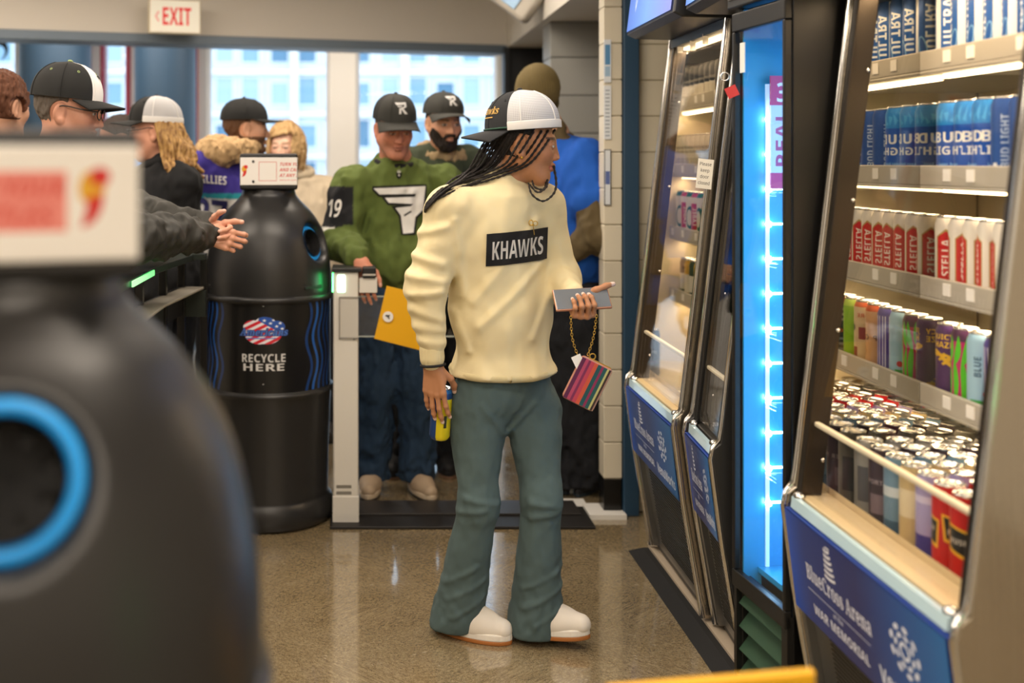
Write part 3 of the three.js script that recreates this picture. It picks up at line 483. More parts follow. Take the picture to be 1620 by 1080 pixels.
// ---------- upright fridge with blue light
{
  const A = [1.026, 3.045], B = [1.056, 2.745], W = Math.hypot(B[0] - A[0], B[1] - A[1]), turn = Math.atan2(B[0] - A[0], A[1] - B[1]);
  const t = thing('glass_door_fridge', 'tall black fridge with a glass door glowing blue inside', 'fridge', [A[0], 0, -A[1]], turn);
  const blk = std('#1d1c1b', .38, .3), D = .45;
  obj('side_panel', box(.0, D, .06, 2.1, -.0, .018, .003), blk, t);
  obj('side_panel', box(.0, D, .06, 2.1, W - .018, W, .003), blk, t);
  obj('back_panel', box(D - .03, D, .06, 2.1, .018, W - .018), blk, t);
  obj('top_panel', box(.02, D - .03, 1.86, 2.1, .018, W - .018), blk, t);
  obj('liner', [box(.001, D - .03, .31, 1.86, .018, .026), box(D - .04, D - .03, .36, 1.86, .026, W - .026), box(.04, D - .04, .35, .365, .018, W - .018), box(.04, D - .03, .36, 1.86, W - .026, W - .018)], std('#2c97cf', .3), t);
  const door = obj('door', [box(-.022, -.002, .31, .355, 0, W, .004), box(-.022, -.002, 1.8, 1.85, 0, W, .004), box(-.022, -.002, .355, 1.8, 0, .016, .004), box(-.022, -.002, .355, 1.8, W - .014, W, .004)], blk, t);
  obj('pane', box(-.014, -.008, .355, 1.8, .016, W - .014), M.clear, door);
  const hd = obj('header', box(-.03, .02, 1.862, 2.1, -.012, W + .01, .006), M.steelDark, t);
  obj('lit_sign', box(-.034, -.03, 1.885, 2.06, .0, W - .02), std('#ffffff', .4, 0, { map: canvasTex(256, 128, (g, w, h) => { g.fillStyle = '#3c3836'; g.fillRect(0, 0, w, h); g.fillStyle = '#8a8682'; g.fillRect(130, 0, 126, 128); htext(g, 'Truly', 66, 96, 56, '#c9332c'); }) }), hd);
  obj('price_sticker', box(-.009, -.006, 1.69, 1.77, .022, .05), M.white, door);
  // light bar with twelve bright diodes, a wire shelf at each
  const bar1 = obj('light_bar', box(.06, .07, .36, 1.66, .026, .031), std('#cfe9ff', .4, 0, { emissive: '#9fd4ff', emissiveIntensity: .5 }), t);
  for (let i = 0; i < 12; i++) {
    const y = 1.565 - i * .0935;
    obj('light_diode', new THREE.SphereGeometry(.009, 10, 8), std('#ffffff', .4, 0, { emissive: '#e6f5ff', emissiveIntensity: 22 }), bar1, [.065, y, .036]);
    if (i % 2 === 0) { const s = obj('wire_shelf', [box(.05, .4, y - .012, y - .008, .05, .056), box(.05, .4, y - .012, y - .008, .14, .146), box(.05, .4, y - .012, y - .008, .23, .236)], M.clear, t); obj('shelf_lip', box(.045, .05, y - .016, y - .006, .03, W - .03), M.clear, s); }
    obj('light_tube', box(.08, .3, y - .003, y + .003, .026, .030), std('#ffffff', .4, 0, { emissive: '#d6f2ff', emissiveIntensity: 5 }), bar1);
  }
  const l = new THREE.RectAreaLight('#a6e0ff', 1.9, .42, 1.4); l.position.set(.22, 1.05, W - .04); t.add(l);
  const l2 = new THREE.RectAreaLight('#a8dcff', 10, .03, 1.2); l2.position.set(.065, 1.0, .05); l2.rotation.y = Math.PI; t.add(l2);
  // louvred vent at the foot
  const v = obj('vent_frame', [box(-.015, .02, .05, .075, 0, W), box(-.015, .02, .31, .34, 0, W), box(-.015, .02, .075, .31, 0, .016), box(-.015, .02, .075, .31, W - .03, W)], blk, t);
  obj('vent_back', box(.05, .06, .05, .34, .018, W - .018), M.black, t);
  for (let i = 0; i < 4; i++) obj('louver', new THREE.BoxGeometry(.005, .052, W - .05).rotateZ(R(-38)).translate(.008, .1 + i * .062, W / 2 - .006), std('#2f4a38', .45), v);
  obj('base', box(.02, D, 0, .06, .01, W - .01), M.black, t);
  const p = thing('pressed_poster', 'pink and white lettered board standing inside the blue fridge', 'poster'); t.updateMatrixWorld(true);
  p.position.copy(t.localToWorld(V(.088, 1.53, .06))); p.rotation.y = turn;
  obj('board', new THREE.BoxGeometry(.06, .3, .006), std('#ffffff', .4, 0, { map: canvasTex(96, 384, (g, w, h) => { g.fillStyle = '#c9d9ee'; g.fillRect(0, 0, w, h); g.fillStyle = '#c2447e'; g.fillRect(0, 0, w, 100); g.fillRect(0, 330, w, 54); htext(g, '3', 50, 88, 90, '#e6ecf6'); vtext(g, 'REAL', 52, 215, 84, '#b04f86'); }) }), p);
}
// floor edging in front of the coolers and the white post by the wall
struct('trim_10', [prism([[-.075, 0], [-.02, .012], [0, .012], [0, 0]], 3.3)], M.rubber).position.set(1.075, 0, -4.2);
struct('trim_11', box(1.075, 1.2, 0, .02, -4.2, -.9), std('#b5a692', .6));
{ const t = thing('wall_post', 'short white post between the blue trim and the far cooler', 'post', [1.12, 0, -4.24]); obj('post', box(-.02, .012, 0, .62, -.02, .02, .003), M.white, t); obj('foot', box(-.03, .02, 0, .02, -.03, .03, .003), M.white, t); }
// ---------- bottle shaped recycling bins
const binPlastic = std('#232324', .36, 0, { bumpMap: paint, bumpScale: .0006 });
const ringBlue = std('#1d8fd6', .35, 0, { emissive: '#1d8fd6', emissiveIntensity: .25 });
function makeDome(az, holeY) {
  const PR = [[.905, .2575], [.98, .257], [1.06, .25], [1.144, .232], [1.2, .207], [1.25, .172], [1.29, .133], [1.315, .113], [1.34, .108]];
  const tab = new THREE.SplineCurve(PR.map(([y, r]) => new THREE.Vector2(y, r))).getPoints(240), prof = (y) => { let a = 0, b = 240; while (b - a > 1) { const m = (a + b) >> 1; if (tab[m].x < y) a = m; else b = m; } const t = clamp((y - tab[a].x) / (tab[b].x - tab[a].x || 1)); return tab[a].y + (tab[b].y - tab[a].y) * t; };
  const hn = V(Math.sin(az), .32, Math.cos(az)).normalize(), hc = V(Math.sin(az) * .235, holeY, Math.cos(az) * .235);
  const f = (x, y, z) => {
    const r = Math.hypot(x, z), t = clamp((y - .905) / .41); let d = (r - Math.max(.108, prof(clamp(y, .905, 1.34)))) * .75;
    d = smax(d, Math.max(.905 - y, y - 1.345), .012);
    const px = x - hc.x, py = y - hc.y, pz = z - hc.z, ax = px * hn.x + py * hn.y + pz * hn.z, rr = Math.sqrt(Math.max(0, px * px + py * py + pz * pz - ax * ax));
    d = smax(d, -Math.max(rr - (.071 + .42 * Math.max(0, ax + .05)), -(ax + .05)), .014);    // flared recess
    d = smax(d, -Math.max(rr - .054, -(ax + .12)), .008);                                       // opening
    return d;
  };
  const s = new Sdf([{ k: .01, c: [0, 1.11, 0], r: .34, f }]);
  return { geo: meshSdf(s, .0065, { bounds: [[-.29, .88, -.29], [.29, 1.36, .29]] }), hc, hn };
}
const stripes = canvasTex(1024, 512, (g, w, h) => {
  g.fillStyle = '#0c0c0e'; g.fillRect(0, 0, w, h);
  for (const [x0, dir] of [[322, 1], [702, -1]]) for (let i = 0; i < 9; i++) { g.strokeStyle = ['#123a78', '#1c5bb0', '#16478e'][i % 3]; g.lineWidth = 9; g.beginPath(); for (let y = 0; y <= h; y += 16) { const x = x0 - dir * (i * 22 - 66) + Math.sin(y / 46 + i * .3) * 9; y ? g.lineTo(x, y) : g.moveTo(x, y); } g.stroke(); }
  const cx = 512; g.save(); g.translate(cx, 158); g.scale(.64, .95);   // badge with stars, stripes and script
  g.beginPath(); g.moveTo(-78, -10); g.bezierCurveTo(-92, -44, -54, -72, -30, -62); g.bezierCurveTo(-10, -96, 30, -84, 46, -62); g.bezierCurveTo(88, -60, 96, -16, 72, 8); g.bezierCurveTo(80, 50, 30, 84, 0, 70); g.bezierCurveTo(-44, 84, -84, 40, -78, -10); g.closePath(); g.fillStyle = '#2a5fc0'; g.fill(); g.save(); g.clip();
  g.save(); g.rotate(-.62); for (let i = -6; i < 7; i++) { g.fillStyle = i % 2 ? '#e6e4ea' : '#d2202f'; g.fillRect(-140, i * 15, 280, 15); } g.restore();
  g.fillStyle = '#2450a8'; g.beginPath(); g.moveTo(-14, -90); g.lineTo(100, -70); g.lineTo(96, 6); g.lineTo(62, 4); g.lineTo(-20, -62); g.fill();
  g.fillStyle = '#f1f1f5'; for (const [x, y] of [[4, -62], [28, -46], [52, -28], [40, -64], [66, -46], [74, -14]]) { g.beginPath(); for (let k = 0; k < 10; k++) { const a = k * .628 - 1.57, r = k % 2 ? 4 : 10; g.lineTo(x + r * Math.cos(a), y + r * Math.sin(a)); } g.fill(); }
  g.restore(); g.font = 'italic bold 54px serif'; g.textAlign = 'center'; g.lineWidth = 8; g.strokeStyle = '#20356e'; g.strokeText('Americans', 0, 24, 190); g.fillStyle = '#4f78c8'; g.fillText('Americans', 0, 24, 190); g.fillRect(-70, 36, 120, 6); g.restore();
  g.fillStyle = '#d6d6d6'; g.textAlign = 'center'; g.font = 'bold 60px sans-serif'; g.save(); g.translate(cx, 0); g.scale(.64, 1); g.fillText('RECYCLE', 0, 324, 180); g.font = 'bold 66px sans-serif'; g.scale(1.06, .8); g.fillText('HERE', 0, 464); g.restore(); g.fillRect(cx - 2, 20, 4, 4); g.fillRect(cx - 2, 440, 4, 4);
});
const pepper = (g, x, y, s) => { g.save(); g.translate(x, y); g.scale(s, s); g.fillStyle = '#d9a21c'; g.beginPath(); g.ellipse(-4, -14, 26, 34, .2, 0, 7); g.fill(); g.fillStyle = '#c8201c'; g.beginPath(); g.ellipse(12, -34, 20, 18, 0, 0, 7); g.fill(); g.beginPath(); g.moveTo(20, 0); g.quadraticCurveTo(16, 60, -26, 66); g.quadraticCurveTo(-12, 30, -14, 8); g.fill(); g.restore(); };
function recyclingBin(at, az, holeY, face, boxTurn, label, wrapTurn) {
  const t = thing('recycling_bin', label, 'recycling bin', at);
  obj('bucket', lathe([[0, 0], [.245, 0], [.262, .015], [.266, .05], [.262, .085], [.25, .1], [.244, .112], [.247, .3], [.254, .46], [.258, .52], [.268, .528], [.268, .54], [.256, .545], [.256, .55]], 72), binPlastic, t);
  const lw = lathe([[.2545, .535], [.2545, .905]], 72); obj('label_wrap', lw, std('#ffffff', .34, 0, { map: stripes }), t).rotation.y = wrapTurn;
  obj('rim', lathe([[.25, .895], [.266, .898], [.269, .908], [.266, .92], [.25, .925]], 72), binPlastic, t);
  const dm = makeDome(az, holeY), dome = obj('dome', dm.geo, binPlastic, t);
  const q = new THREE.Quaternion().setFromUnitVectors(V(0, 0, 1), dm.hn);
  const ring = obj('ring', new THREE.TorusGeometry(.064, .0078, 12, 56), ringBlue, t); ring.quaternion.copy(q); ring.position.copy(dm.hc.clone().addScaledVector(dm.hn, -.044));
  const cup = obj('chute', new THREE.CylinderGeometry(.056, .05, .12, 32, 1, true).rotateX(Math.PI / 2), std('#141416', .6, 0, { side: THREE.DoubleSide }), t); cup.quaternion.copy(q); cup.position.copy(dm.hc.clone().addScaledVector(dm.hn, -.09));
  const fl = []; for (let i = 0; i < 8; i++) fl.push(new THREE.BoxGeometry(.022, .06, .003).translate(0, .03, 0).rotateX(.35).rotateZ(i * Math.PI / 4)); const flap = obj('flap', fl, M.rubber, t); flap.quaternion.copy(q); flap.position.copy(dm.hc.clone().addScaledVector(dm.hn, -.1));
  for (const s of [-1, 1]) obj('handle_slot', box(-.05, .05, .945, .962, .245, .258, .005).rotateY(s * 1.05 - .2), M.black, dome);
  const lid = obj('lid_box', [box(-.116, .116, 1.338, 1.484, -.116, .116, .01)], std('#161617', .5), t); lid.rotation.y = boxTurn;
  obj('sign_face', box(-.114, .114, 1.357, 1.468, .116, .12, .004), M.white, lid);
  obj('print', new THREE.PlaneGeometry(.224, .107).translate(0, 1.4125, .1208), std('#ffffff', .4, 0, { map: canvasTex(512, 240, face) }), lid);
  for (const y of [1.372, 1.452]) obj('rivet', new THREE.SphereGeometry(.0055, 8, 6), M.black, lid, [-.062, y, .121]);
  return t;
}
const faceBase = (g) => { g.fillStyle = '#e9e6e1'; g.fillRect(0, 0, 512, 240); };
recyclingBin([P(425, 255, 4.63).x, 0, -4.63], R(64), 1.135, (g) => { faceBase(g); pepper(g, 36, 110, .9); g.strokeStyle = '#c8473c'; g.lineWidth = 4; g.strokeRect(166, 36, 160, 168); g.fillStyle = '#c8372e'; g.textAlign = 'left'; g.font = 'italic bold 40px sans-serif'; ['TURN YOUR', 'AND CANS', 'AT ANY STAND'].forEach((s, i) => g.fillText(s, 352, 70 + i * 50)); g.font = 'italic 16px sans-serif'; g.fillText('thank you for recycling', 352, 204); }, R(5), 'black bottle shaped recycling bin lettered RECYCLE HERE beside the white gate post', Math.PI);
recyclingBin([-.362, 0, -1.18], R(14), 1.185, (g) => { faceBase(g); g.fillStyle = '#e2867c'; g.fillRect(70, 50, 290, 130); g.fillStyle = '#c8473c'; g.font = 'italic bold 54px sans-serif'; g.textAlign = 'center'; g.fillText('TURN YOUR', 214, 105, 280); g.fillText('BOTTLES', 214, 165, 280); pepper(g, 418, 100, 1.1); }, R(18), 'blurred black recycling bin closest to the viewer with a blue ringed opening', Math.PI);
// ---------- entrance gate
{
  const d = 4.5, X = (px) => (px - CX) * d / F, Y = (py) => EYE - (py - CY) * d / F, wm = std('#d3cfc6', .45);
  const t = thing('gate_post', 'white entrance gate post with a green light and a dark top', 'gate post', [0, 0, -d]);
  obj('housing', box(X(527), X(567), .11, Y(430), -.15, 0, .008), wm, t);
  obj('foot', box(X(526), X(568), 0, .115, -.16, .006, .004), wm, t);
  obj('top_plate', box(X(525), X(572), Y(430), Y(424), -.16, .01, .003), M.satin, t);
  const pk = obj('pocket', box(X(537), X(567), Y(534), Y(471), 0, .004, .003), std('#bdb9b0', .5), t); obj('pocket_edge', [box(X(536), X(538), Y(535), Y(470), 0, .007), box(X(537), X(567), Y(535), Y(533), 0, .007), box(X(537), X(567), Y(471), Y(469), 0, .007)], std('#8f8b84', .5), pk);
  const gl = '#7dffb0';
  obj('light_window', box(X(534), X(546), Y(462), Y(435), -.002, .006, .012), std('#ffffff', .4, 0, { emissive: '#c8ffdf', emissiveIntensity: 5 }), t);
  const lt = obj('side_light', box(X(525.5), X(527.5), Y(462), Y(432), -.02, -.005), std('#ffffff', .4, 0, { emissive: '#19ff78', emissiveIntensity: 7 }), t);
  const pl = new THREE.RectAreaLight('#1fff7d', 5, .015, .07); pl.position.set(X(525), Y(447), -.012); pl.rotation.y = Math.PI / 2; t.add(pl);
  const rl = new THREE.RectAreaLight('#8dffbd', 4, .03, .07); rl.position.set(X(540), Y(448), .01); rl.rotation.y = Math.PI; t.add(rl);
  obj('bolt', new THREE.CylinderGeometry(.004, .004, .004, 10).rotateX(Math.PI / 2), M.steel, t, [X(560), Y(536), .003]);
  for (let i = 0; i < 2; i++) obj('print', box(X(532), X(556), Y(772 + i * 10), Y(767 + i * 10), 0, .001), std('#7c786f', .6), t);
  const r = thing('card_reader', 'white and black card reader arm on the gate post, a hand resting on it', 'card reader', [0, 0, -d]);
  obj('housing', box(X(568), X(597), Y(464), Y(440), -.1, -.01, .004), wm, r); obj('reader_head', box(X(573), X(595), Y(440), Y(423), -.12, .0, .006), M.black, r); obj('slot', box(X(574), X(594), Y(436), Y(433), -.001, .002), M.chrome, r);
  const w = thing('gate_wing', 'clear gate panel with a slanted yellow sheet and round white badge', 'gate panel', [0, 0, -d]);
  obj('pane', box(X(567), .38, Y(534), Y(470), -.05, -.04), M.glass, w);
  obj('edge_strip', [box(X(567), .38, Y(471.5), Y(469.5), -.052, -.038), box(X(567), .38, Y(535.5), Y(533.5), -.052, -.038)], phys('#aab4b0', .1, { clearcoat: 1 }), w);
  const pts = [[612, 453], [690, 472], [690, 562], [592, 537]].map(([x, y]) => [X(x), Y(y)]);
  obj('yellow_sheet', prism(pts, .006, .001), std('#e3a90c', .45), w, [0, 0, -.03]);
  const bd = obj('badge', new THREE.CylinderGeometry(.021, .021, .004, 28).rotateX(Math.PI / 2), M.white, w, [X(614), Y(502), -.02]);
  obj('arrow', [new THREE.BoxGeometry(.004, .02, .002).rotateZ(.7), new THREE.BoxGeometry(.004, .012, .002).rotateZ(-.7).translate(.003, .003, 0), new THREE.BoxGeometry(.012, .004, .002).translate(-.004, .005, 0)], M.black, bd, [0, 0, .003]);
  const mt = thing('gate_floor_plate', 'dark two tiered metal plate on the floor under the gate', 'floor plate', [0, 0, 0]);
  obj('plate', box(-.12, .93, 0, .012, -4.72, -4.44, .003), std('#2a2827', .5, .4), mt); obj('tread', box(-.12, .9, .012, .02, -4.76, -4.58, .002), std('#3a3735', .45, .4), mt);
  const w2 = thing('gate_post', 'second white gate post with a green side light nearest the viewer', 'gate post', [.8, 0, -.45]);
  obj('housing', box(-.06, .06, .02, 1.02, -.1, .1, .008), wm, w2); obj('foot', box(-.065, .065, 0, .1, -.105, .105, .004), wm, w2); obj('top_plate', box(-.065, .065, 1.02, 1.03, -.105, .105, .003), M.satin, w2); obj('side_light', box(-.02, .02, .86, .98, -.104, -.098), std('#ffffff', .4, 0, { emissive: '#19ff78', emissiveIntensity: 6 }), w2);
  const gl2 = new THREE.RectAreaLight('#19ff78', 6, .04, .12); gl2.position.set(0, .92, -.108); w2.add(gl2);
  // yellow panel close to the camera
  const y = thing('gate_wing', 'blurred yellow panel just entering the picture below, close to the viewer', 'gate panel', [0, 0, 0]);
  const q = prism([P(960, 1086, 1.5), P(1286, 1059, 1.5), P(1286, 1200, 1.5), P(960, 1200, 1.5)].map((v) => [v.x, v.y]), .02, .003); obj('yellow_sheet', q, std('#e3a90c', .5), y, [0, 0, -1.51]);
  obj('stand', [box(.46, .5, 0, .66, -1.53, -1.51), box(.38, .58, 0, .012, -1.6, -1.44)], M.steelDark, y);
}
// ---------- barrier rail on the left
{
  const t = thing('barrier_rail', 'black metal barrier with a flat top rail the men lean on', 'barrier', [0, 0, 0]);
  const a = V(-.735, 1.1, -1.9), b = V(-.735, 1.1, -3.76), c = V(-.68, 1.1, -4.3);
  const top = std('#2b322e', .35, .3);
  const seg = (p, q, w, h0, h1, m, name, off = 0) => { const L = Math.hypot(q.x - p.x, q.z - p.z), o = obj(name, box(-w / 2 + off, w / 2 + off, h0, h1, 0, L, .004), m, t, [p.x, 0, p.z]); o.rotation.y = Math.atan2(q.x - p.x, q.z - p.z); return o; };
  for (const [p, q] of [[a, b], [b, c]]) { seg(p, q, .1, 1.075, 1.1, top, 'top_rail'); seg(p, q, .006, 1.06, 1.106, M.steelDark, 'rail_edge', .053); seg(p, q, .02, .87, .975, M.black, 'panel'); seg(p, q, .09, .965, .975, std('#8b8578', .6), 'shelf', -.04); seg(p, q, .03, .12, .15, M.black, 'bottom_rail'); }
  for (const [x, z] of [[-.735, -1.95], [-.735, -2.4], [-.735, -2.85], [-.735, -3.3], [-.735, -3.74], [-.705, -4.02], [-.68, -4.28], [-.6, -4.32]]) { const p = obj('post', box(-.014, .014, 0, 1.08, -.014, .014, .003), M.blackGloss, t, [x, 0, z]); obj('foot', box(-.04, .04, 0, .01, -.04, .04), M.blackGloss, p); }
  obj('end_rail', box(-.7, -.59, 1.08, 1.1, -4.34, -4.26), top, t); obj('end_board', box(-.7, -.59, .86, .96, -4.31, -4.29), top, t);
  const g = obj('light_strip', box(-.681, -.676, 1.078, 1.096, -3.7, -3.35), std('#ffffff', .5, 0, { emissive: '#0cc45a', emissiveIntensity: 1.6 }), t);
  const l = new THREE.RectAreaLight('#12d867', 1.5, .3, .02); l.position.set(-.67, 1.087, -3.52); l.rotation.y = -Math.PI / 2; t.add(l);
}
// ---------- people
const quat = (yaw, pitch = 0, roll = 0) => new THREE.Quaternion().setFromEuler(new THREE.Euler(R(pitch), R(yaw), R(roll), 'YXZ'));
// head in its own axes: origin between the eyes' level and the ears, z to the face, x to the person's left
function headPrims(o = {}) {
  const w = o.wide ?? 1, j = o.jaw ?? 1, hp = [
    ell([0, .03, -.014], [.074 * w, .088, .094], null, .03), ell([0, -.03, .03], [.058 * w, .078, .06], null, .04), cone([-.012, -.1, .06], [.012, -.1, .06], .019 * j, .019 * j, .03),
    cone([.05 * w * j, -.052, .0], [.014, -.102, .056], .018, .015, .035), cone([-.05 * w * j, -.052, .0], [-.014, -.102, .056], .018, .015, .035),
    ell([.04 * w, -.024, .056], [.022, .022, .022], null, .03), ell([-.04 * w, -.024, .056], [.022, .022, .022], null, .03), cone([-.03, .02, .074], [.03, .02, .074], .011, .011, .018),
    cone([0, .012, .084], [0, -.034, o.nose ?? .106], .0075, .0105, .014), ell([.012, -.037, .094], [.009, .008, .011], null, .008), ell([-.012, -.037, .094], [.009, .008, .011], null, .008),
    ell([0, -.06, .09], [.021, .0065, .0085], null, .006), ell([0, -.0725, .088], [.018, .0075, .009], null, .006),
  ];
  const eyes = [ell([.031, -.001, .079], [.0125, .0125, .0125], null, .002), ell([-.031, -.001, .079], [.0125, .0125, .0125], null, .002)];
  const lids = [cone([.019, .002, .088], [.042, .002, .082], .0045, .004, .005), cone([-.019, .002, .088], [-.042, .002, .082], .0045, .004, .005)];
  const socket = [ell([.031, -.002, .1], [.02, .012, .017], null, .01), ell([-.031, -.002, .1], [.02, .012, .017], null, .01)];
  const ear = [], earCut = [];
  for (const s of [1, -1]) { const q = new THREE.Quaternion().setFromEuler(new THREE.Euler(.15, s * -.35, s * -.1)); ear.push(ell([s * .077 * w, -.008, -.012], [.009, .032, .02], q, .008)); ear.push(ell([s * .075 * w, -.034, -.006], [.008, .012, .011], q, .008)); earCut.push(ell([s * .088 * w, -.004, -.007], [.008, .02, .011], q, .006)); }
  const U = (l, x, y, z, d0) => { let d = d0; for (const p of l) { const e = p.f(x, y, z); d = d > 1e8 ? e : smin(d, e, p.k); } return d; };
  return (x, y, z) => {
    let d = U(hp, x, y, z, 1e9);
    if (z > .05) { for (const p of socket) d = smax(d, -p.f(x, y, z), .012); d = U(eyes, x, y, z, d); d = U(lids, x, y, z, d); d = smax(d, -(Math.hypot((y + .0665) * 1, (z - .101) * .4, Math.max(0, Math.abs(x) - .018)) - .0022), .003); }
    if (Math.abs(x) > .05) { d = U(ear, x, y, z, d); for (const p of earCut) d = smax(d, -p.f(x, y, z), .006); }
    return d;
  };
}
function headFrame(c, q, s = 1) { const inv = q.clone().invert(), m = new THREE.Matrix4().makeRotationFromQuaternion(inv).elements; return { c, q, s, to: (x, y, z) => { const a = (x - c.x) / s, b = (y - c.y) / s, d = (z - c.z) / s; return [m[0] * a + m[4] * b + m[8] * d, m[1] * a + m[5] * b + m[9] * d, m[2] * a + m[6] * b + m[10] * d]; }, out: (x, y, z) => V(x, y, z).multiplyScalar(s).applyQuaternion(q).add(c) }; }
const headPrim = (hf, fn) => ({ k: .03, c: [hf.c.x, hf.c.y, hf.c.z], r: .135 * hf.s, f: (x, y, z) => { const [a, b, c] = hf.to(x, y, z); return fn(a, b, c) * hf.s; } });
// hand: palm and five separate fingers.  f fingers' way, n the way the palm faces, th the thumb's side
function handPrims(w, f, n, th, curls, thumb, s = 1) {
  f = f.clone().normalize(); n = n.clone().addScaledVector(f, -n.dot(f)).normalize(); th = th.clone().addScaledVector(f, -th.dot(f)).addScaledVector(n, -th.dot(n)).normalize();
  const at = (a, b, c) => w.clone().addScaledVector(f, a * s).addScaledVector(th, b * s).addScaledVector(n, c * s);
  const bases = [[.088, .029], [.092, .009], [.087, -.011], [.078, -.029]], lens = [[.042, .025, .021], [.046, .029, .022], [.043, .027, .021], [.033, .02, .018]], palm = [], fingers = [], nails = [];
  bases.forEach(([a, b]) => palm.push(cone(at(.004, b * .55, 0), at(a, b, 0), .0135 * s, .0105 * s, .012)));
  palm.push(cone(at(.01, .012, .008), at(.05, .026, .01), .013 * s, .012 * s, .012), cone(at(.01, -.014, .006), at(.06, -.024, .006), .012 * s, .01 * s, .012));
  bases.forEach(([a, b], i) => {
    let p = at(a, b, 0), ang = 0; const ch = [], cu = curls[i] ?? curls[0]; let r = (i === 3 ? .0078 : .0088) * s;
    lens[i].forEach((l, k) => { ang += R(cu[k]); const spread = (1.5 - i) * .05 * Math.cos(ang); const d = f.clone().multiplyScalar(Math.cos(ang)).addScaledVector(n, Math.sin(ang)).addScaledVector(th, spread).normalize(), q = p.clone().addScaledVector(d, l * s); ch.push(cone(p, q, r, r * .9, .006)); if (k === 2) nails.push([q, r]); p = q; r *= .9; });
    fingers.push(ch);
  });
  const ch = []; let p = at(.018, .026, .008), r = .0115 * s;
  [[.042], [.033], [.026]].forEach(([l], k) => { const [a, b, c] = thumb[k] ?? thumb[thumb.length - 1]; const d = f.clone().multiplyScalar(a).addScaledVector(th, b).addScaledVector(n, c).normalize(), q = p.clone().addScaledVector(d, l * s); ch.push(cone(p, q, r, r * .88, .008)); if (k === 2) nails.push([q, r]); p = q; r *= .88; }); fingers.push(ch);
  const U = (l, x, y, z) => { let d = 1e9; for (const q of l) { const e = q.f(x, y, z); d = d > 1e8 ? e : smin(d, e, q.k); } return d; };
  const c = at(.08, 0, .02);
  return { nails, prim: { k: .012, c: [c.x, c.y, c.z], r: .14 * s, f: (x, y, z) => { const pd = U(palm, x, y, z); let d = pd; for (const q of fingers) d = Math.min(d, smin(pd, U(q, x, y, z), .007)); return d; } } };
}
const RELAX = [[18, 25, 15], [22, 28, 18], [25, 30, 18], [28, 30, 18]], THUMB = [[.75, .6, .2], [.95, .25, .2], [1, .05, .25]];
// joints of a standing figure: local axes x to the person's left, z forward
function figure({ x, d, h = 1.75, yaw = 0, pose = {} }) {
  const k = h / 1.75, q = quat(yaw), o = V(x, 0, -d), J = { shL: [.175, 1.43, -.01], shR: [-.175, 1.43, -.01], elL: [.23, 1.14, -.03], elR: [-.23, 1.14, -.03], wrL: [.24, .89, .05], wrR: [-.24, .89, .05], hipL: [.09, .92, 0], hipR: [-.09, .92, 0], knL: [.1, .5, .02], knR: [-.1, .5, .02], anL: [.105, .085, -.03], anR: [-.105, .085, -.03], toeL: [.135, .03, .15], toeR: [-.135, .03, .15], pel: [0, .97, 0], waist: [0, 1.1, .005], chest: [0, 1.3, 0], neck: [0, 1.48, -.015], head: [0, 1.635, .02], ...pose };
  const W = {}; for (const n in J) W[n] = J[n].isVector3 ? J[n].clone() : V(...J[n]).multiplyScalar(k).applyQuaternion(q).add(o);
  W.q = q; W.k = k; W.o = o; W.yaw = yaw; return W;
}
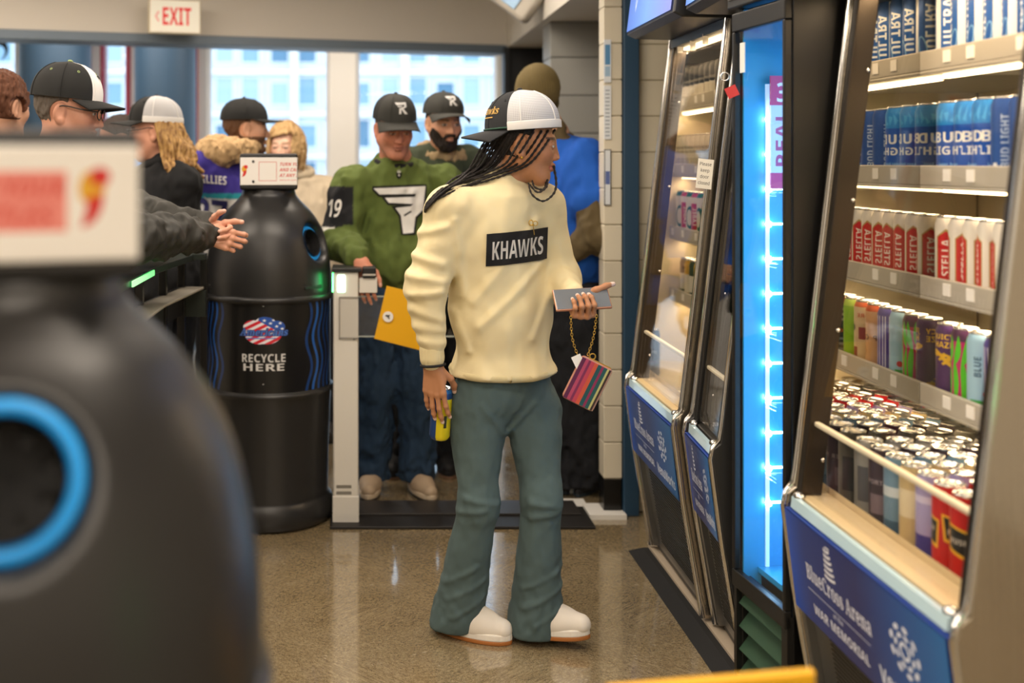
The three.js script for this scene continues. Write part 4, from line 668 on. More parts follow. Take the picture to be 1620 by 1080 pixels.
function person(o) {
  const J = o.J, t = thing('person', o.label, 'person', [J.o.x, 0, J.o.z]);
  const add = (name, geo, mat, parent = t) => { geo.translate(-J.o.x, 0, -J.o.z); return obj(name, geo, mat, parent); };
  const hf = headFrame(J.head, quat(...o.headRot), (o.headSize ?? 1) * .98), hfn = headPrims(o.face ?? {}), hp = headPrim(hf, hfn), w = o.build ?? 1, k = J.k;
  const nk = hf.out(0, -.06, -.022), neckR = (o.neckR ?? .054) * k;
  // body: one continuous skin
  const core = [cone(nk, J.neck, neckR * .95, neckR * 1.1, .03), ell(J.chest, [.14 * w, .18 * k, .095 * w], J.q, .06), ell(J.waist, [.125 * w, .15 * k, .085 * w], J.q, .06), ell(J.pel, [.145 * w, .12 * k, .1 * w], J.q, .06), cone(J.shL, J.shR, .05, .05, .05)];
  for (const s of 'LR') core.push(cone(J['sh' + s], J['el' + s], .045 * w, .036 * w, .03), cone(J['el' + s], J['wr' + s], .036 * w, .025, .03), cone(J['hip' + s], J['kn' + s], .075 * w, .05 * w, .05), cone(J['kn' + s], J['an' + s], .048 * w, .036, .03), cone(J['an' + s], J['an' + s].clone().lerp(J['toe' + s], .5), .03, .018, .02));
  const skin = lin(o.skin), dark = mixc(skin, lin('#3a1a12'), .5), lip = o.lip ? lin(o.lip) : mixc(skin, lin('#8a2f2a'), .42), brow = lin(o.brow ?? '#2a1c14'), iris = lin('#2c1c12');
  const skinAt = (x, y, z) => {
    let c = skin; const [a, b, e] = hf.to(x, y, z);
    if (Math.hypot(a, b, e) < .15 && e > .03) {
      const ax = Math.abs(a);
      c = mixc(c, mixc(skin, lin('#c2452f'), .35), .45 * Math.exp(-((ax - .042) ** 2 + (b + .03) ** 2) / .0004) + .35 * Math.exp(-(a * a + (b + .036) ** 2) / .0002));
      if (e > .06) { const u = (ax - .031) / .0135, v = (b + .0005) / .0058; if (u * u + v * v < 1 && b < .0015) c = Math.hypot(ax - .031, b) < .0058 ? iris : [.62, .58, .54]; else if (u * u * .8 + v * v * .35 < 1) c = mixc(c, dark, .4);
        if (Math.abs(b - .0215 + (ax - .03) ** 2 * 6) < .0046 && ax > .013 && ax < .05) c = mixc(c, brow, .8);
        if (Math.abs(b + .0665) < .011 && ax < .023 - Math.abs(b + .0665) * .8 && e > .075) c = lip; }
    }
    if (o.stubble) { const s = sstep(-.045, -.07, b) * sstep(.16, .1, Math.hypot(a, b, e)) * (e > .0 ? 1 : .4); c = mixc(c, lin('#5b4a42'), .35 * s); }
    if (o.scalp) { if (Math.hypot(a, b, e) < .16 && b > .05 + Math.max(0, e) * .3 && Math.hypot(a, b, e) < .2) c = mixc(c, lin(o.scalp), .8); }
    const m = noise(x * 90, y * 90, z * 90) * .03; return [c[0] * (1 + m), c[1] * (1 + m), c[2] * (1 + m)];
  };
  const mat = new THREE.MeshPhysicalMaterial({ color: '#ffffff', vertexColors: true, roughness: .55, sheen: .15 }), bits = [];
  const hands = [];
  for (const s of 'LR') { const H = o['hand' + s]; if (!H) continue; const wr = J['wr' + s], hp2 = handPrims(wr, H.f, H.n, H.th, H.curls ?? RELAX, H.thumb ?? THUMB, (H.s ?? 1) * k); hands.push({ wr, el: J['el' + s], p: hp2 }); }
  bits.push(meshSdf(new Sdf(core), .014, { color: skinAt }));
  const cell = o.cell ?? .0045;
  bits.push(meshSdf(new Sdf([hp, cone(nk, J.neck, neckR * .95, neckR * 1.12, .035)], null, .02), o.headCell ?? cell, { color: skinAt }));
  for (const h of hands) bits.push(meshSdf(new Sdf([h.p.prim, cone(h.wr.clone().lerp(h.el, .3), h.wr, .03 * k, .0235 * k, .02)]), o.handCell ?? cell, { color: (x, y, z) => { let c = skin; for (const [q, r] of h.p.nails) { const dd = Math.hypot(x - q.x, y - q.y, z - q.z); if (dd < r * 1.35) c = mixc(c, o.nail ? lin(o.nail) : [.9, .62, .55], o.nail ? .8 : .35); } return c; } }));
  const body = merge(bits); add('body', body, mat);
  const ctx = { t, J, hf, hfn, hp, k, w, add, skin };
  for (const fn of o.wear) fn(ctx);
  return t;
}
// ----- clothing makers: each returns a function run on the person
const wrinkle = (amp, f, seedv = 0, ay = .5) => (x, y, z) => amp * (noise(x * f + seedv, y * f * ay, z * f) + .5 * noise(x * f * 2.1, y * f * 1.4 + seedv, z * f * 2.1));
function topPrims(J, w, k, g = {}) {
  const i = g.inflate ?? .02, a = g.arm ?? .02, len = g.sleeve ?? 1, L = [ell(J.chest, [.155 * w + i, .19 * k + i, .1 * w + i], J.q, .07), ell(J.waist, [.14 * w + i * 1.4, .17 * k, .1 * w + i * 1.4], J.q, .08), ell(J.pel, [.15 * w + i * (g.hemFlare ?? 1.2), .14 * k, .108 * w + i * (g.hemFlare ?? 1.2)], J.q, .08), cone(J.shL, J.shR, .056 + i * .6, .056 + i * .6, .06), cone(J.neck.clone().add(V(0, -.03, 0)), J.neck.clone().add(V(0, .005, 0)), .085 * k, .06 * k, .06)];
  for (const s of 'LR') { const sh = J['sh' + s], el = J['el' + s], wr = J['wr' + s]; L.push(cone(sh, len < .5 ? sh.clone().lerp(el, len * 2) : el, .05 * w + a, .042 * w + a, .03)); if (len > .5) { const e = el.clone().lerp(wr, (len - .5) * 2 * (g.cuffAt ?? .95)); L.push(cone(el, e, .042 * w + a * 1.1, g.cuff ?? .036 + a * .5, .03)); } }
  return L;
}
const top = (g) => (c) => {
  const { J, w, k } = c, W = wrinkle(g.wrinkle ?? .006, g.freq ?? 9, g.seed ?? 0), hem = g.hem;
  const s = new Sdf(topPrims(J, w, k, g), (d, x, y, z) => { let e = d + W(x, y, z); if (g.extra) e = g.extra(e, x, y, z); const core = Math.hypot(x - J.pel.x, z - J.pel.z) < (g.hemR ?? .3); return core ? smax(e, hem - y, .012) : e; }, .02);
  c.top = s; const m = g.mat ?? cloth('#ffffff', { vc: true });
  const colf = g.color ? (x, y, z, nx, ny, nz) => g.color(x, y, z, nx, ny, nz, J) : null;
  if (!colf) m.vertexColors = false;
  c.topMesh = c.add(g.name ?? 'shirt', meshSdf(s, g.cell ?? .011, { color: colf }), m);
  if (g.after) g.after(c, s);
};
const trousers = (g) => (c) => {
  const { J, w, k } = c, W = wrinkle(g.wrinkle ?? .005, g.freq ?? 10, 3, .6), L = [ell(J.pel, [(g.hip ?? .152) * w, .13 * k, .112 * w], J.q, .06), ell(J.pel.clone().lerp(J.waist, .6), [.135 * w, .12 * k, .1 * w], J.q, .06)];
  for (const s of 'LR') { const e = J['kn' + s].clone().lerp(J['an' + s], 1.3); L.push(cone(J['hip' + s], J['kn' + s], (g.thigh ?? .088) * w, (g.knee ?? .066) * w, .05), cone(J['kn' + s], e, (g.knee ?? .066) * w, g.ankle ?? .062, .04)); }
  const s = new Sdf(L, (d, x, y, z) => smax((g.extra ? g.extra(d, x, y, z) : d) + W(x, y, z) * (1 + (g.low ?? 1.2) * sstep(.3, .1, y)), (g.floor ?? .035) - y, .01), .02);
  c.add(g.name ?? 'trousers', meshSdf(s, g.cell ?? .011), g.mat ?? cloth(g.color));
};
const shoes = (g) => (c) => {
  const { J } = c;
  for (const s of 'LR') {
    const an = J['an' + s], toe = J['toe' + s], dir = V(toe.x - an.x, 0, toe.z - an.z).normalize(), fl = g.len ?? 1, pitch = g['pitch' + s] ?? 0, side = V(dir.z, 0, -dir.x);
    const heelY = g['lift' + s] ?? 0, at = (f0, y, l = 0) => { const f = f0 * fl, p = V(an.x, heelY, an.z).addScaledVector(dir, f).addScaledVector(side, l); p.y += y + (f + .05) * Math.tan(R(pitch)); return p; };
    const up1 = [cone(at(-.035, .046), at(.06, .046), .036, .038, .03), cone(at(.06, .044), at(.15, .04), .039, .031, .04), cone(at(-.03, .08), at(.0, .085), .034, .036, .03), cone(at(.0, .078), at(.09, .05), .031, .028, .04)];
    const sm = new Sdf(up1, (d, x, y, z) => { const yy = y - heelY - ((x - an.x) * dir.x + (z - an.z) * dir.z + .05) * Math.tan(R(pitch)); return smax(d, .024 - yy, .004); });
    const m = c.add('shoe', meshSdf(sm, g.cell ?? .006), std(g.color, .6));
    const o2 = [], N = 28; for (let i = 0; i < N; i++) { const a = i / N * 6.283, f = (.052 + .132 * Math.cos(a)) * fl, l = (.046 + .006 * Math.cos(a)) * Math.sin(a) * (Math.abs(Math.cos(a)) > .9 ? .96 : 1); o2.push([l, f]); }
    const q = new THREE.Quaternion().setFromRotationMatrix(new THREE.Matrix4().makeBasis(side, V(0, 1, 0), dir));
    const tilt = new THREE.Quaternion().setFromAxisAngle(V(1, 0, 0), -R(pitch));
    const so = (y0, y1, mat, name) => { const ge = prism(o2.map(([l, f]) => [l, -f]), y1 - y0, .004).rotateX(-Math.PI / 2).translate(0, y0, .05).applyQuaternion(tilt).translate(0, 0, -.05).applyQuaternion(q).translate(an.x, heelY, an.z); c.add(name, ge, mat, m); };
    so(.0, .014, std(g.sole ?? '#222222', .6), 'outsole'); so(.012, .033, std(g.mid ?? g.color, .6), 'midsole');
  }
};
// cap in head axes; back = worn the wrong way round
function capMesh(c, o) {
  const { hf } = c, g = partGroup('cap', c.t), q = hf.q.clone().multiply(quat(o.back ? 180 : (o.turn ?? 0), o.tilt ?? 0, 0)), s = hf.s * (o.size ?? 1);
  g.quaternion.copy(q); g.scale.setScalar(s); const p = hf.out(0, o.y ?? .03, -.012); g.position.set(p.x - c.J.o.x, p.y, p.z - c.J.o.z);
  const H = o.high ?? .1, prof = []; for (let i = 0; i <= 14; i++) { const t = i / 14; prof.push([.0895 * Math.pow(Math.max(0, 1 - Math.pow(t, 2.5)), .5), H * t]); }
  const inner = prof.map(([r, y]) => [Math.max(0, r - .003), y - .003 * (y > .02 ? 1 : 0)]).reverse();
  const shell = (a0, al) => lathe([...prof, ...inner], Math.max(12, Math.round(al * 9)), a0, al).scale(1, 1, 1.2);
  const fr = o.frontArc ?? 1.2;
  if (o.panels) { obj('front_panel', shell(-fr, fr * 2), o.front, g); obj('back_panel', shell(fr, 6.2832 - fr * 2), o.rear, g); }
  else obj('crown', shell(0, 6.2832), o.front, g);
  const seams = []; for (let i = 0; i < 6; i++) { const a = i * Math.PI / 3 + .52; seams.push(new THREE.TubeGeometry(new THREE.CatmullRomCurve3(prof.slice(0, 14).map(([r, y]) => V((r + .0006) * Math.sin(a), y, (r + .0006) * Math.cos(a) * 1.2))), 12, .0016, 5)); }
  seams.forEach((x, i) => { if (!o.panels) obj('seam', x, o.front, g); else { const a = i * Math.PI / 3 + .52, fa = Math.min(a, 6.2832 - a); obj('seam', x, fa < fr ? o.front : (o.seamRear ?? o.rear), g); } });
  const band = (a0, al, m) => obj('band', lathe([[.0885, -.004], [.0915, -.003], [.0915, .018], [.0885, .02]], 24, a0, al).scale(1, 1, 1.2), m, g);
  if (o.bandRear) band(fr, 6.2832 - 2 * fr, o.bandRear);
  if (o.braid) obj('rope', new THREE.TubeGeometry(new THREE.CatmullRomCurve3([...Array(15)].map((_, i) => { const a = -fr + i / 14 * 2 * fr; return V(.091 * Math.sin(a), .004, .091 * 1.2 * Math.cos(a)); })), 30, .0026, 6), o.braid, g);
  obj('button', new THREE.SphereGeometry(.008, 10, 6).scale(1, .6, 1).translate(0, H, 0), o.button ?? o.front, g);
  for (let i = 0; i < 6; i++) if (!o.panels || i > 4 || i < 1 || o.eyelets) { const a = i * Math.PI / 3 + 1.05, t = .72, r = .0895 * Math.sqrt(1 - Math.pow(t, 2.5)); obj('eyelet', new THREE.TorusGeometry(.0032, .0013, 5, 10).lookAt(V(Math.sin(a), .8, Math.cos(a))).translate(r * Math.sin(a), H * t, r * Math.cos(a) * 1.2), o.eyeletMat ?? o.front, g); }
  // brim: a curved plate with thickness
  const nu = 22, nv = 8, top = [], T = .0045, pos = [], idx = [], D = o.brim ?? .072, curl = o.curl ?? .022;
  const pt = (u, v) => { const b = u * 1.28, x0 = .0885 * Math.sin(u * 1.22), z0 = .106 * Math.cos(u * 1.22), x1 = .092 * Math.sin(b), z1 = .052 + (.052 + D) * Math.cos(b * .98); return [x0 + (x1 - x0) * v, .002 - curl * u * u * (.25 + .75 * v) - (o.droop ?? .018) * v, z0 + (z1 - z0) * v]; };
  for (let side = 0; side < 2; side++) for (let j = 0; j <= nv; j++) for (let i = 0; i <= nu; i++) { const [x, y, z] = pt(i / nu * 2 - 1, j / nv); pos.push(x, y - side * T, z); }
  const K = (nu + 1) * (nv + 1), id = (s2, j, i) => s2 * K + j * (nu + 1) + i, quad = (a, b, c2, d) => idx.push(a, b, c2, a, c2, d);
  for (let j = 0; j < nv; j++) for (let i = 0; i < nu; i++) { quad(id(0, j, i), id(0, j + 1, i), id(0, j + 1, i + 1), id(0, j, i + 1)); quad(id(1, j, i), id(1, j, i + 1), id(1, j + 1, i + 1), id(1, j + 1, i)); }
  for (let i = 0; i < nu; i++) quad(id(0, nv, i), id(1, nv, i), id(1, nv, i + 1), id(0, nv, i + 1));
  for (let j = 0; j < nv; j++) { quad(id(0, j, 0), id(1, j, 0), id(1, j + 1, 0), id(0, j + 1, 0)); quad(id(0, j, nu), id(0, j + 1, nu), id(1, j + 1, nu), id(1, j, nu)); }
  const bg = new THREE.BufferGeometry(); bg.setAttribute('position', new THREE.Float32BufferAttribute(pos, 3)); bg.setAttribute('uv', new THREE.Float32BufferAttribute(new Float32Array(pos.length / 3 * 2), 2)); bg.setIndex(idx); const bn = bg.toNonIndexed(); bn.computeVertexNormals();
  obj('brim', bg.computeVertexNormals() ?? bg, o.brimMat ?? o.front, g);
  if (o.logo) { // embroidered mark wrapped on the front of the crown
    const { tex, w, h, y, a: a0 = 0 } = o.logo, n = 16, m = 8, ps = [], uv = [], ix = [];
    for (let j = 0; j <= m; j++) for (let i = 0; i <= n; i++) { const yy = y + (j / m - .5) * h, t = clamp(yy / H, 0, .97), r = .0895 * Math.sqrt(1 - Math.pow(t, 2.5)) + .002, a = a0 + (i / n - .5) * w / .1; ps.push(r * Math.sin(a), yy, r * Math.cos(a) * 1.2); uv.push(i / n, j / m); }
    for (let j = 0; j < m; j++) for (let i = 0; i < n; i++) { const p2 = j * (n + 1) + i; ix.push(p2, p2 + 1, p2 + n + 2, p2, p2 + n + 2, p2 + n + 1); }
    const lg = new THREE.BufferGeometry(); lg.setAttribute('position', new THREE.Float32BufferAttribute(ps, 3)); lg.setAttribute('uv', new THREE.Float32BufferAttribute(uv, 2)); lg.setIndex(ix); lg.computeVertexNormals(); obj('logo', lg, printMat(tex), g);
  }
  return g;
}
const cap = (o) => (c) => capMesh(c, o);
// short hair: the head a few millimetres larger, within a region
const hair = (name, off, region, color, o = {}) => (c) => {
  const s = new Sdf([{ k: .02, c: [c.hf.c.x, c.hf.c.y, c.hf.c.z], r: .17 * c.hf.s, f: (x, y, z) => { const [a, b, e] = c.hf.to(x, y, z); const ear = Math.abs(a) > .05 && !o.over ? .037 - Math.hypot(b + .008, e + .008) : -1; return smax((c.hfn(a, b, e) - off - (o.rough ?? .003) * noise(a * 60, b * 25, e * 60)), Math.max(ear, region(a, b, e)), .006) * c.hf.s; } }]);
  c.add(name, meshSdf(s, o.cell ?? .0045), std(color, .75, 0, { bumpMap: fabricBump, bumpScale: .002 }));
};
const hood = (color, o = {}) => (c) => { const { J, k } = c, L = [], q = J.q, n = J.neck; for (let i = 0; i < 14; i++) { const a = (o.a0 ?? 0) + i / 14 * 6.283, rr = o.r ?? .105; const p = (b) => V(Math.sin(b) * rr, .012 - Math.cos(b) * (o.rise ?? .03), Math.cos(b) * rr * .9 - .02).multiplyScalar(k).applyQuaternion(q).add(n); L.push(cone(p(a), p(a + .45), (o.th ?? .036) * (1 - .25 * Math.cos(a)), (o.th ?? .036) * (1 - .25 * Math.cos(a + .45)), .02)); } if (o.back) L.push(ell(V(0, .0, -.12).multiplyScalar(k).applyQuaternion(q).add(n), [.12, .075, .065], q, .04)); const W = wrinkle(.009, 22, 5); c.add('hood', meshSdf(new Sdf(L, (d, x, y, z) => d + W(x, y, z), .02), .008), cloth(color)); };
const glasses = (m) => (c) => { const g = partGroup('glasses', c.t), out = (x, y, z) => { const p = c.hf.out(x, y, z); return V(p.x - c.J.o.x, p.y, p.z - c.J.o.z); };
  for (const s of [1, -1]) { const ring = []; for (let i = 0; i <= 20; i++) { const a = i / 20 * 6.283; ring.push(out(s * .032 + .025 * Math.cos(a), -.002 + .017 * Math.sin(a), .106 - .5 * (.025 * Math.cos(a) * s) ** 2 * 8)); } obj('rim', tube(ring, .0018, 40, 5), m, g); obj('temple_arm', tube([out(s * .056, .006, .104), out(s * .079, .008, .06), out(s * .084, .012, -.01), out(s * .08, -.01, -.03)], .0022, 20, 5), m, g); const lens = new THREE.CircleGeometry(.0235, 20).scale(1, .68, 1); lens.applyQuaternion(c.hf.q); const lp = out(s * .032, -.002, .1055); lens.translate(lp.x, lp.y, lp.z); obj('lens', lens, M.glass, g); } obj('bridge', tube([out(-.008, .004, .107), out(0, .007, .11), out(.008, .004, .107)], .0018, 8, 5), m, g); };
// ----- marks used on clothing
const wingK = (g, w, h, ol = '#141512') => { // winged letter mark
  g.clearRect(0, 0, w, h); g.save(); g.scale(w / 200, h / 180); g.lineJoin = 'miter';
  const P1 = [[[4, 14], [196, 6], [186, 92], [158, 116], [150, 172], [112, 176], [104, 112], [84, 84], [140, 78], [150, 70], [60, 66], [46, 48], [156, 44], [160, 34], [26, 36]]];
  for (const pass of [0, 1]) for (const p of P1) { g.beginPath(); p.forEach(([x, y], i) => i ? g.lineTo(x, y) : g.moveTo(x, y)); g.closePath(); if (!pass) { g.strokeStyle = ol; g.lineWidth = 15; g.stroke(); } else { g.fillStyle = '#dcdbd8'; g.fill(); } }
  g.strokeStyle = ol; g.lineWidth = 6; g.beginPath(); g.moveTo(116, 112); g.lineTo(142, 96); g.stroke(); g.restore();
};
const capK = (g, w, h) => { g.clearRect(0, 0, w, h); g.save(); g.scale(w / 200, h / 180); g.fillStyle = '#d9d8d6'; for (const p of [[[6, 20], [190, 14], [172, 74], [124, 96], [176, 166], [138, 168], [98, 104], [92, 166], [66, 166], [70, 92], [140, 66], [148, 42], [36, 52]], [[44, 60], [120, 56], [100, 72], [58, 76]]]) { g.beginPath(); p.forEach(([x, y], i) => i ? g.lineTo(x, y) : g.moveTo(x, y)); g.fill(); } g.restore(); };
const script = (g, w, h) => { g.clearRect(0, 0, w, h); g.fillStyle = '#c9a25a'; g.font = `italic bold ${h * .62}px serif`; g.textAlign = 'center'; g.fillText('Hawks', w / 2, h * .6, w * .92); g.fillRect(w * .25, h * .76, w * .5, h * .07); };
const T = { wing: canvasTex(256, 230, wingK), capk: canvasTex(256, 230, capK), script: canvasTex(256, 128, script) };
const meshTex = dataTex(64, (u, v, x, y) => { const q = ((x >> 1) % 2 && (y >> 1) % 2) ? .35 : .95; return [q, q, q]; }, [5, 3]);
const capBlack = std('#191a1a', .85, 0, { bumpMap: fabricBump, bumpScale: .001 }), capDark = std('#33332f', .85, 0, { bumpMap: fabricBump, bumpScale: .001 }), capWhite = std('#e3e1de', .8), netWhite = std('#cfcfd2', .8, 0, { map: meshTex }), netBlack = std('#222321', .85, 0, { map: meshTex });
const S = { brown: '#b37d58', pink: '#d59a80', fair: '#dba687', ruddy: '#d28d72', pale: '#e0b59c' };
const strandHair = (name, color, strands, r, o = {}) => (c) => { const L = []; for (const st of strands) { const cv = new THREE.CatmullRomCurve3(st.map((p) => p.isVector3 ? p : c.hf.out(...p))), n = o.n ?? 12, pts = cv.getPoints(n); for (let i = 0; i < n; i++) L.push(cone(pts[i], pts[i + 1], r * (1 - .35 * i / n), r * (1 - .35 * (i + 1) / n), .008)); } const dk = lin(o.dark ?? color), lt = lin(color); c.add(name, meshSdf(new Sdf(L, (d, x, y, z) => d + .0025 * noise(x * 130, y * 30, z * 130), .01), o.cell ?? .006, { color: (x, y, z) => mixc(dk, lt, clamp(.5 + .7 * noise(x * 60, y * 14, z * 60))) }), std('#ffffff', .6, 0, { vertexColors: true })); };
const collar = (color, rise = 0, r = .068, th = .011) => (c) => { const pts = []; const n = c.J.neck; for (let i = 0; i <= 24; i++) { const a = i / 24 * 6.2832; const p = V(Math.sin(a) * r, rise - .022 * Math.cos(a), Math.cos(a) * r * 1.0).multiplyScalar(c.k).applyQuaternion(c.J.q).add(n); pts.push(p); } c.add('collar', new THREE.TubeGeometry(new THREE.CatmullRomCurve3(pts, true), 48, th, 8), cloth(color)); };
const VZ = V(0, 0, -1);

// ----- the woman in the cream sweatshirt
{
  const D = 3.45, J = figure({ x: P(803, 0, 3.43).x, d: 3.43, h: 1.64, yaw: 28, pose: {
    head: P(831, 227, 3.44), neck: P(797, 293, 3.455), shR: P(712, 334, 3.39), shL: P(856, 330, 3.53), elR: P(675, 452, 3.36), wrR: P(685, 578, 3.35), elL: P(884, 442, 3.53), wrL: P(908, 466, 3.325),
    chest: P(785, 392, 3.46), waist: P(793, 500, 3.46), pel: P(797, 606, 3.46), hipR: P(754, 650, 3.43), hipL: P(843, 650, 3.49), knR: P(757, 796, 3.39), knL: P(857, 790, 3.39),
    anR: V(P(727, 0, 3.46).x, .085, -3.46), toeR: V(P(727, 0, 3.46).x + .14, .03, -3.39), anL: V(P(848, 0, 3.42).x, .1, -3.42), toeL: V(P(848, 0, 3.42).x + .14, .05, -3.35) } });
  const blk = std('#121214', .8);
  const cream = lin('#e9dcae');
  const folds = [];   // creases running across the sleeves and pulling over the belly
  for (const [a, b, r] of [[[652, 372], [706, 360], .010], [[650, 404], [700, 420], .011], [[646, 436], [704, 446], .011], [[648, 468], [700, 462], .012], [[652, 492], [700, 508], .011], [[658, 520], [702, 524], .011], [[664, 542], [706, 546], .009], [[722, 350], [735, 470], .007], [[750, 480], [860, 352], .007], [[760, 520], [868, 420], .009], [[722, 500], [742, 560], .008], [[850, 540], [880, 470], .008]]) folds.push([P(a[0], a[1], 3.3), P(b[0], b[1], 3.3), r]);
  const foldAt = (x, y, z) => { let e = 0; const d = -z, px = CX + x * F / d, py = CY + (EYE - y) * F / d; return 0; };
  const segD = (x, y, a, b) => { const dx = b.x - a.x, dy = b.y - a.y, t = clamp(((x - a.x) * dx + (y - a.y) * dy) / (dx * dx + dy * dy)); return Math.hypot(x - a.x - dx * t, y - a.y - dy * t); };
  const bands = (e, x, y, z) => { if (z > -3.62) for (const [a, b, r] of folds) { const q = segD(x, y, a, b); if (q < .05) e -= r * 1.15 * Math.exp(-q * q / 2.4e-4) - r * .4 * Math.exp(-q * q / 1.1e-3); } return e; };
  let shirt; const legFolds = [[735, 786, 788, 796], [726, 810, 768, 803], [838, 792, 888, 800], [838, 816, 884, 808], [703, 930, 756, 898], [708, 955, 772, 922], [716, 984, 770, 952], [828, 930, 890, 900], [826, 962, 898, 926], [846, 988, 900, 956], [760, 640, 800, 690], [850, 640, 806, 690]].map(([a, b, c, d]) => [P(a, b, 3.36), P(c, d, 3.36)]);
  person({ label: 'woman in a cream sweatshirt and grey green flared leggings holding a phone', J, headRot: [80, 5, 0], headSize: 1.0, skin: S.brown, brow: '#1d130e', lip: '#b06a58', cell: .0032, neckR: .05, build: .93, nail: '#e8cfc4', face: { wide: .95, jaw: .85, nose: .099 },
    handR: { f: V(.06, -1, .04), n: V(.4, 0, -.92), th: V(.92, 0, .4), curls: [[10, 16, 12], [6, 14, 10], [6, 14, 10], [10, 16, 12]], thumb: [[.7, .45, .6], [.8, .1, .7], [.9, -.2, .5]] },
    handL: { f: V(.22, -.66, .72), n: V(0, .73, .68), th: V(1, .2, -.1), curls: [[92, 66, 40], [94, 66, 40], [94, 66, 40], [90, 66, 40]], thumb: [[.1, .8, .55], [-.05, 1, .3], [-.1, 1, 0]] },
    wear: [
      top({ name: 'sweatshirt', hem: .803, inflate: .028, hemFlare: 1.75, arm: .024, cuff: .034, wrinkle: .005, freq: 8, cell: .0072, mat: cloth('#e0d1a6'), extra: bands, after: (c, s) => {
        shirt = s;
        const tex = canvasTex(512, 256, (g, w, h) => { g.fillStyle = '#17171a'; g.fillRect(0, 0, w, h); g.fillStyle = '#e9e6df'; g.font = 'bold 150px sans-serif'; g.save(); g.translate(40, 208); g.scale(.74, 1.32); g.fillText('KHAWKS', 0, 0, 590); g.restore(); });
        c.add('chest_patch', drape(s, P(825, 402, 3.1), V(1, .07, -.35), V(.03, 1, 0), V(.1, 0, -1), .208, .096, null, .005, 30), std('#ffffff', .95, 0, { map: tex, bumpMap: fabricBump, bumpScale: .003 }));
        const cuffs = []; for (const q of ['R']) { const w = c.J['wr' + q], e = c.J['el' + q], d = w.clone().sub(e).normalize(); cuffs.push(tube([...Array(25)].map((_, i) => { const a = i / 24 * 6.283, u = V(1, 0, 0).addScaledVector(d, -d.x).normalize(), v = d.clone().cross(u); return w.clone().addScaledVector(d, -.002).addScaledVector(u, .0355 * Math.cos(a)).addScaledVector(v, .0355 * Math.sin(a)); }), .004, 40, 6)); }
        c.add('cuff_edge', merge(cuffs), blk);
      } }),
      collar('#e0d1a6', -.004, .07, .012),
      (c) => c.add('cuff', meshSdf(new Sdf([cone(J.elR.clone().lerp(J.wrR, .8), J.elR.clone().lerp(J.wrR, .9), .037, .037, .01)], (d, x, y, z) => d - .0012 * Math.sin(Math.atan2(z - J.wrR.z, x - J.wrR.x) * 40)), .005), cloth('#dccda0')),
      (c) => { const pts = [...Array(33)].map((_, i) => { const a = i / 32 * 6.2832; let t = .05; const dir = V(Math.sin(a), 0, Math.cos(a)); for (let k = 0; k < 60; k++) { const d = shirt.f(J.pel.x + dir.x * t, .83, J.pel.z + dir.z * t); if (d > -.002) break; t += Math.max(.002, -d * .6); } return V(J.pel.x + dir.x * (t - .004), .816 - .006 * Math.cos(a - .4), J.pel.z + dir.z * (t - .004)); }); c.add('hem_band', new THREE.TubeGeometry(new THREE.CatmullRomCurve3(pts, true), 80, .013, 8).scale(1, 1, 1), cloth('#d9ca9c')); },
      trousers({ name: 'leggings', mat: cloth('#4d5f60'), hip: .168, thigh: .097, knee: .060, ankle: .086, floor: .02, wrinkle: .003, freq: 15, low: .5, extra: (e, x, y, z) => { for (const [a, b] of legFolds) { const q = segD(x, y, a, b); if (q < .03) e -= .007 * Math.exp(-q * q / 1.1e-4) - .003 * Math.exp(-q * q / 5e-4); } return e; }, cell: .0075 }),
      shoes({ color: '#e6ddd0', mid: '#e9e2d6', sole: '#a8672e', cell: .005, len: .92, pitchL: 6, liftL: .012 }),
      hair('hair', .006, (a, b, e) => Math.max(-b - .045 + Math.max(0, e + .02) * 1.9, e - .03), '#17110e', { cell: .004 }),
      cap({ back: true, tilt: 9, y: .045, high: .112, size: 1.1, panels: true, front: std('#25272a', .85, 0, { bumpMap: fabricBump, bumpScale: .001 }), rear: netWhite, seamRear: capWhite, bandRear: capWhite, braid: std('#234a3a', .7), brimMat: std('#232427', .85), logo: { tex: T.script, w: .09, h: .045, y: .05, a: .5 }, droop: .012, curl: .02 }),
      (c) => { // long thin braids swept back over the shoulder, and a few hanging loose by the chin
        const mat = std('#1d1512', .55, 0, { bumpMap: fabricBump, bumpScale: .002 }), paths = [];
        const surf = (px, py, pad, fb) => { for (let d = 3.25; d < 3.52; d += .003) { const q = P(px, py, d); if (Math.min(c.hp.f(q.x, q.y, q.z), shirt.f(q.x, q.y, q.z), nk.f(q.x, q.y, q.z)) < pad) return d; } return fb; }, nk = cone(c.hf.out(0, -.06, -.022), J.neck, .05, .056);
        const ss = [...Array(12)].map((_, i) => i / 11 * .45).concat([.05, .17, .3, .56, .68, .8, .9, 1]);
        ss.forEach((t, i) => { const b = i > 11 && i < 15 ? .013 : .0055, j = () => (rnd() - .5) * 6, pts = [[773 + 105 * t, 213 - 8 * t], [762 + 97 * t, 232 + 2 * t], [749 + 88 * t + j() * .5, 257 + 3 * t], [738 + 60 * t + j(), 271 + 5 * t + j() * .5], [718 + 34 * t + j(), 285 + 5 * t + j()], [694 + 10 * t + j(), 303 + 4 * t + j()], [680 + j(), 320 + j()]]; let prev = 3.4; const out = pts.map(([x, y], k) => { let d = surf(x, y, b, null); if (d === null) d = k === 0 ? 3.42 : prev + (k < 4 ? .01 : 0); if (k) d = Math.min(d, prev + .03); prev = d; return [x, y, d]; }); out.push([673 + j() * .5, 333 + j() * .5, prev + .03], [684, 340, prev + .09]); paths.push(out); });
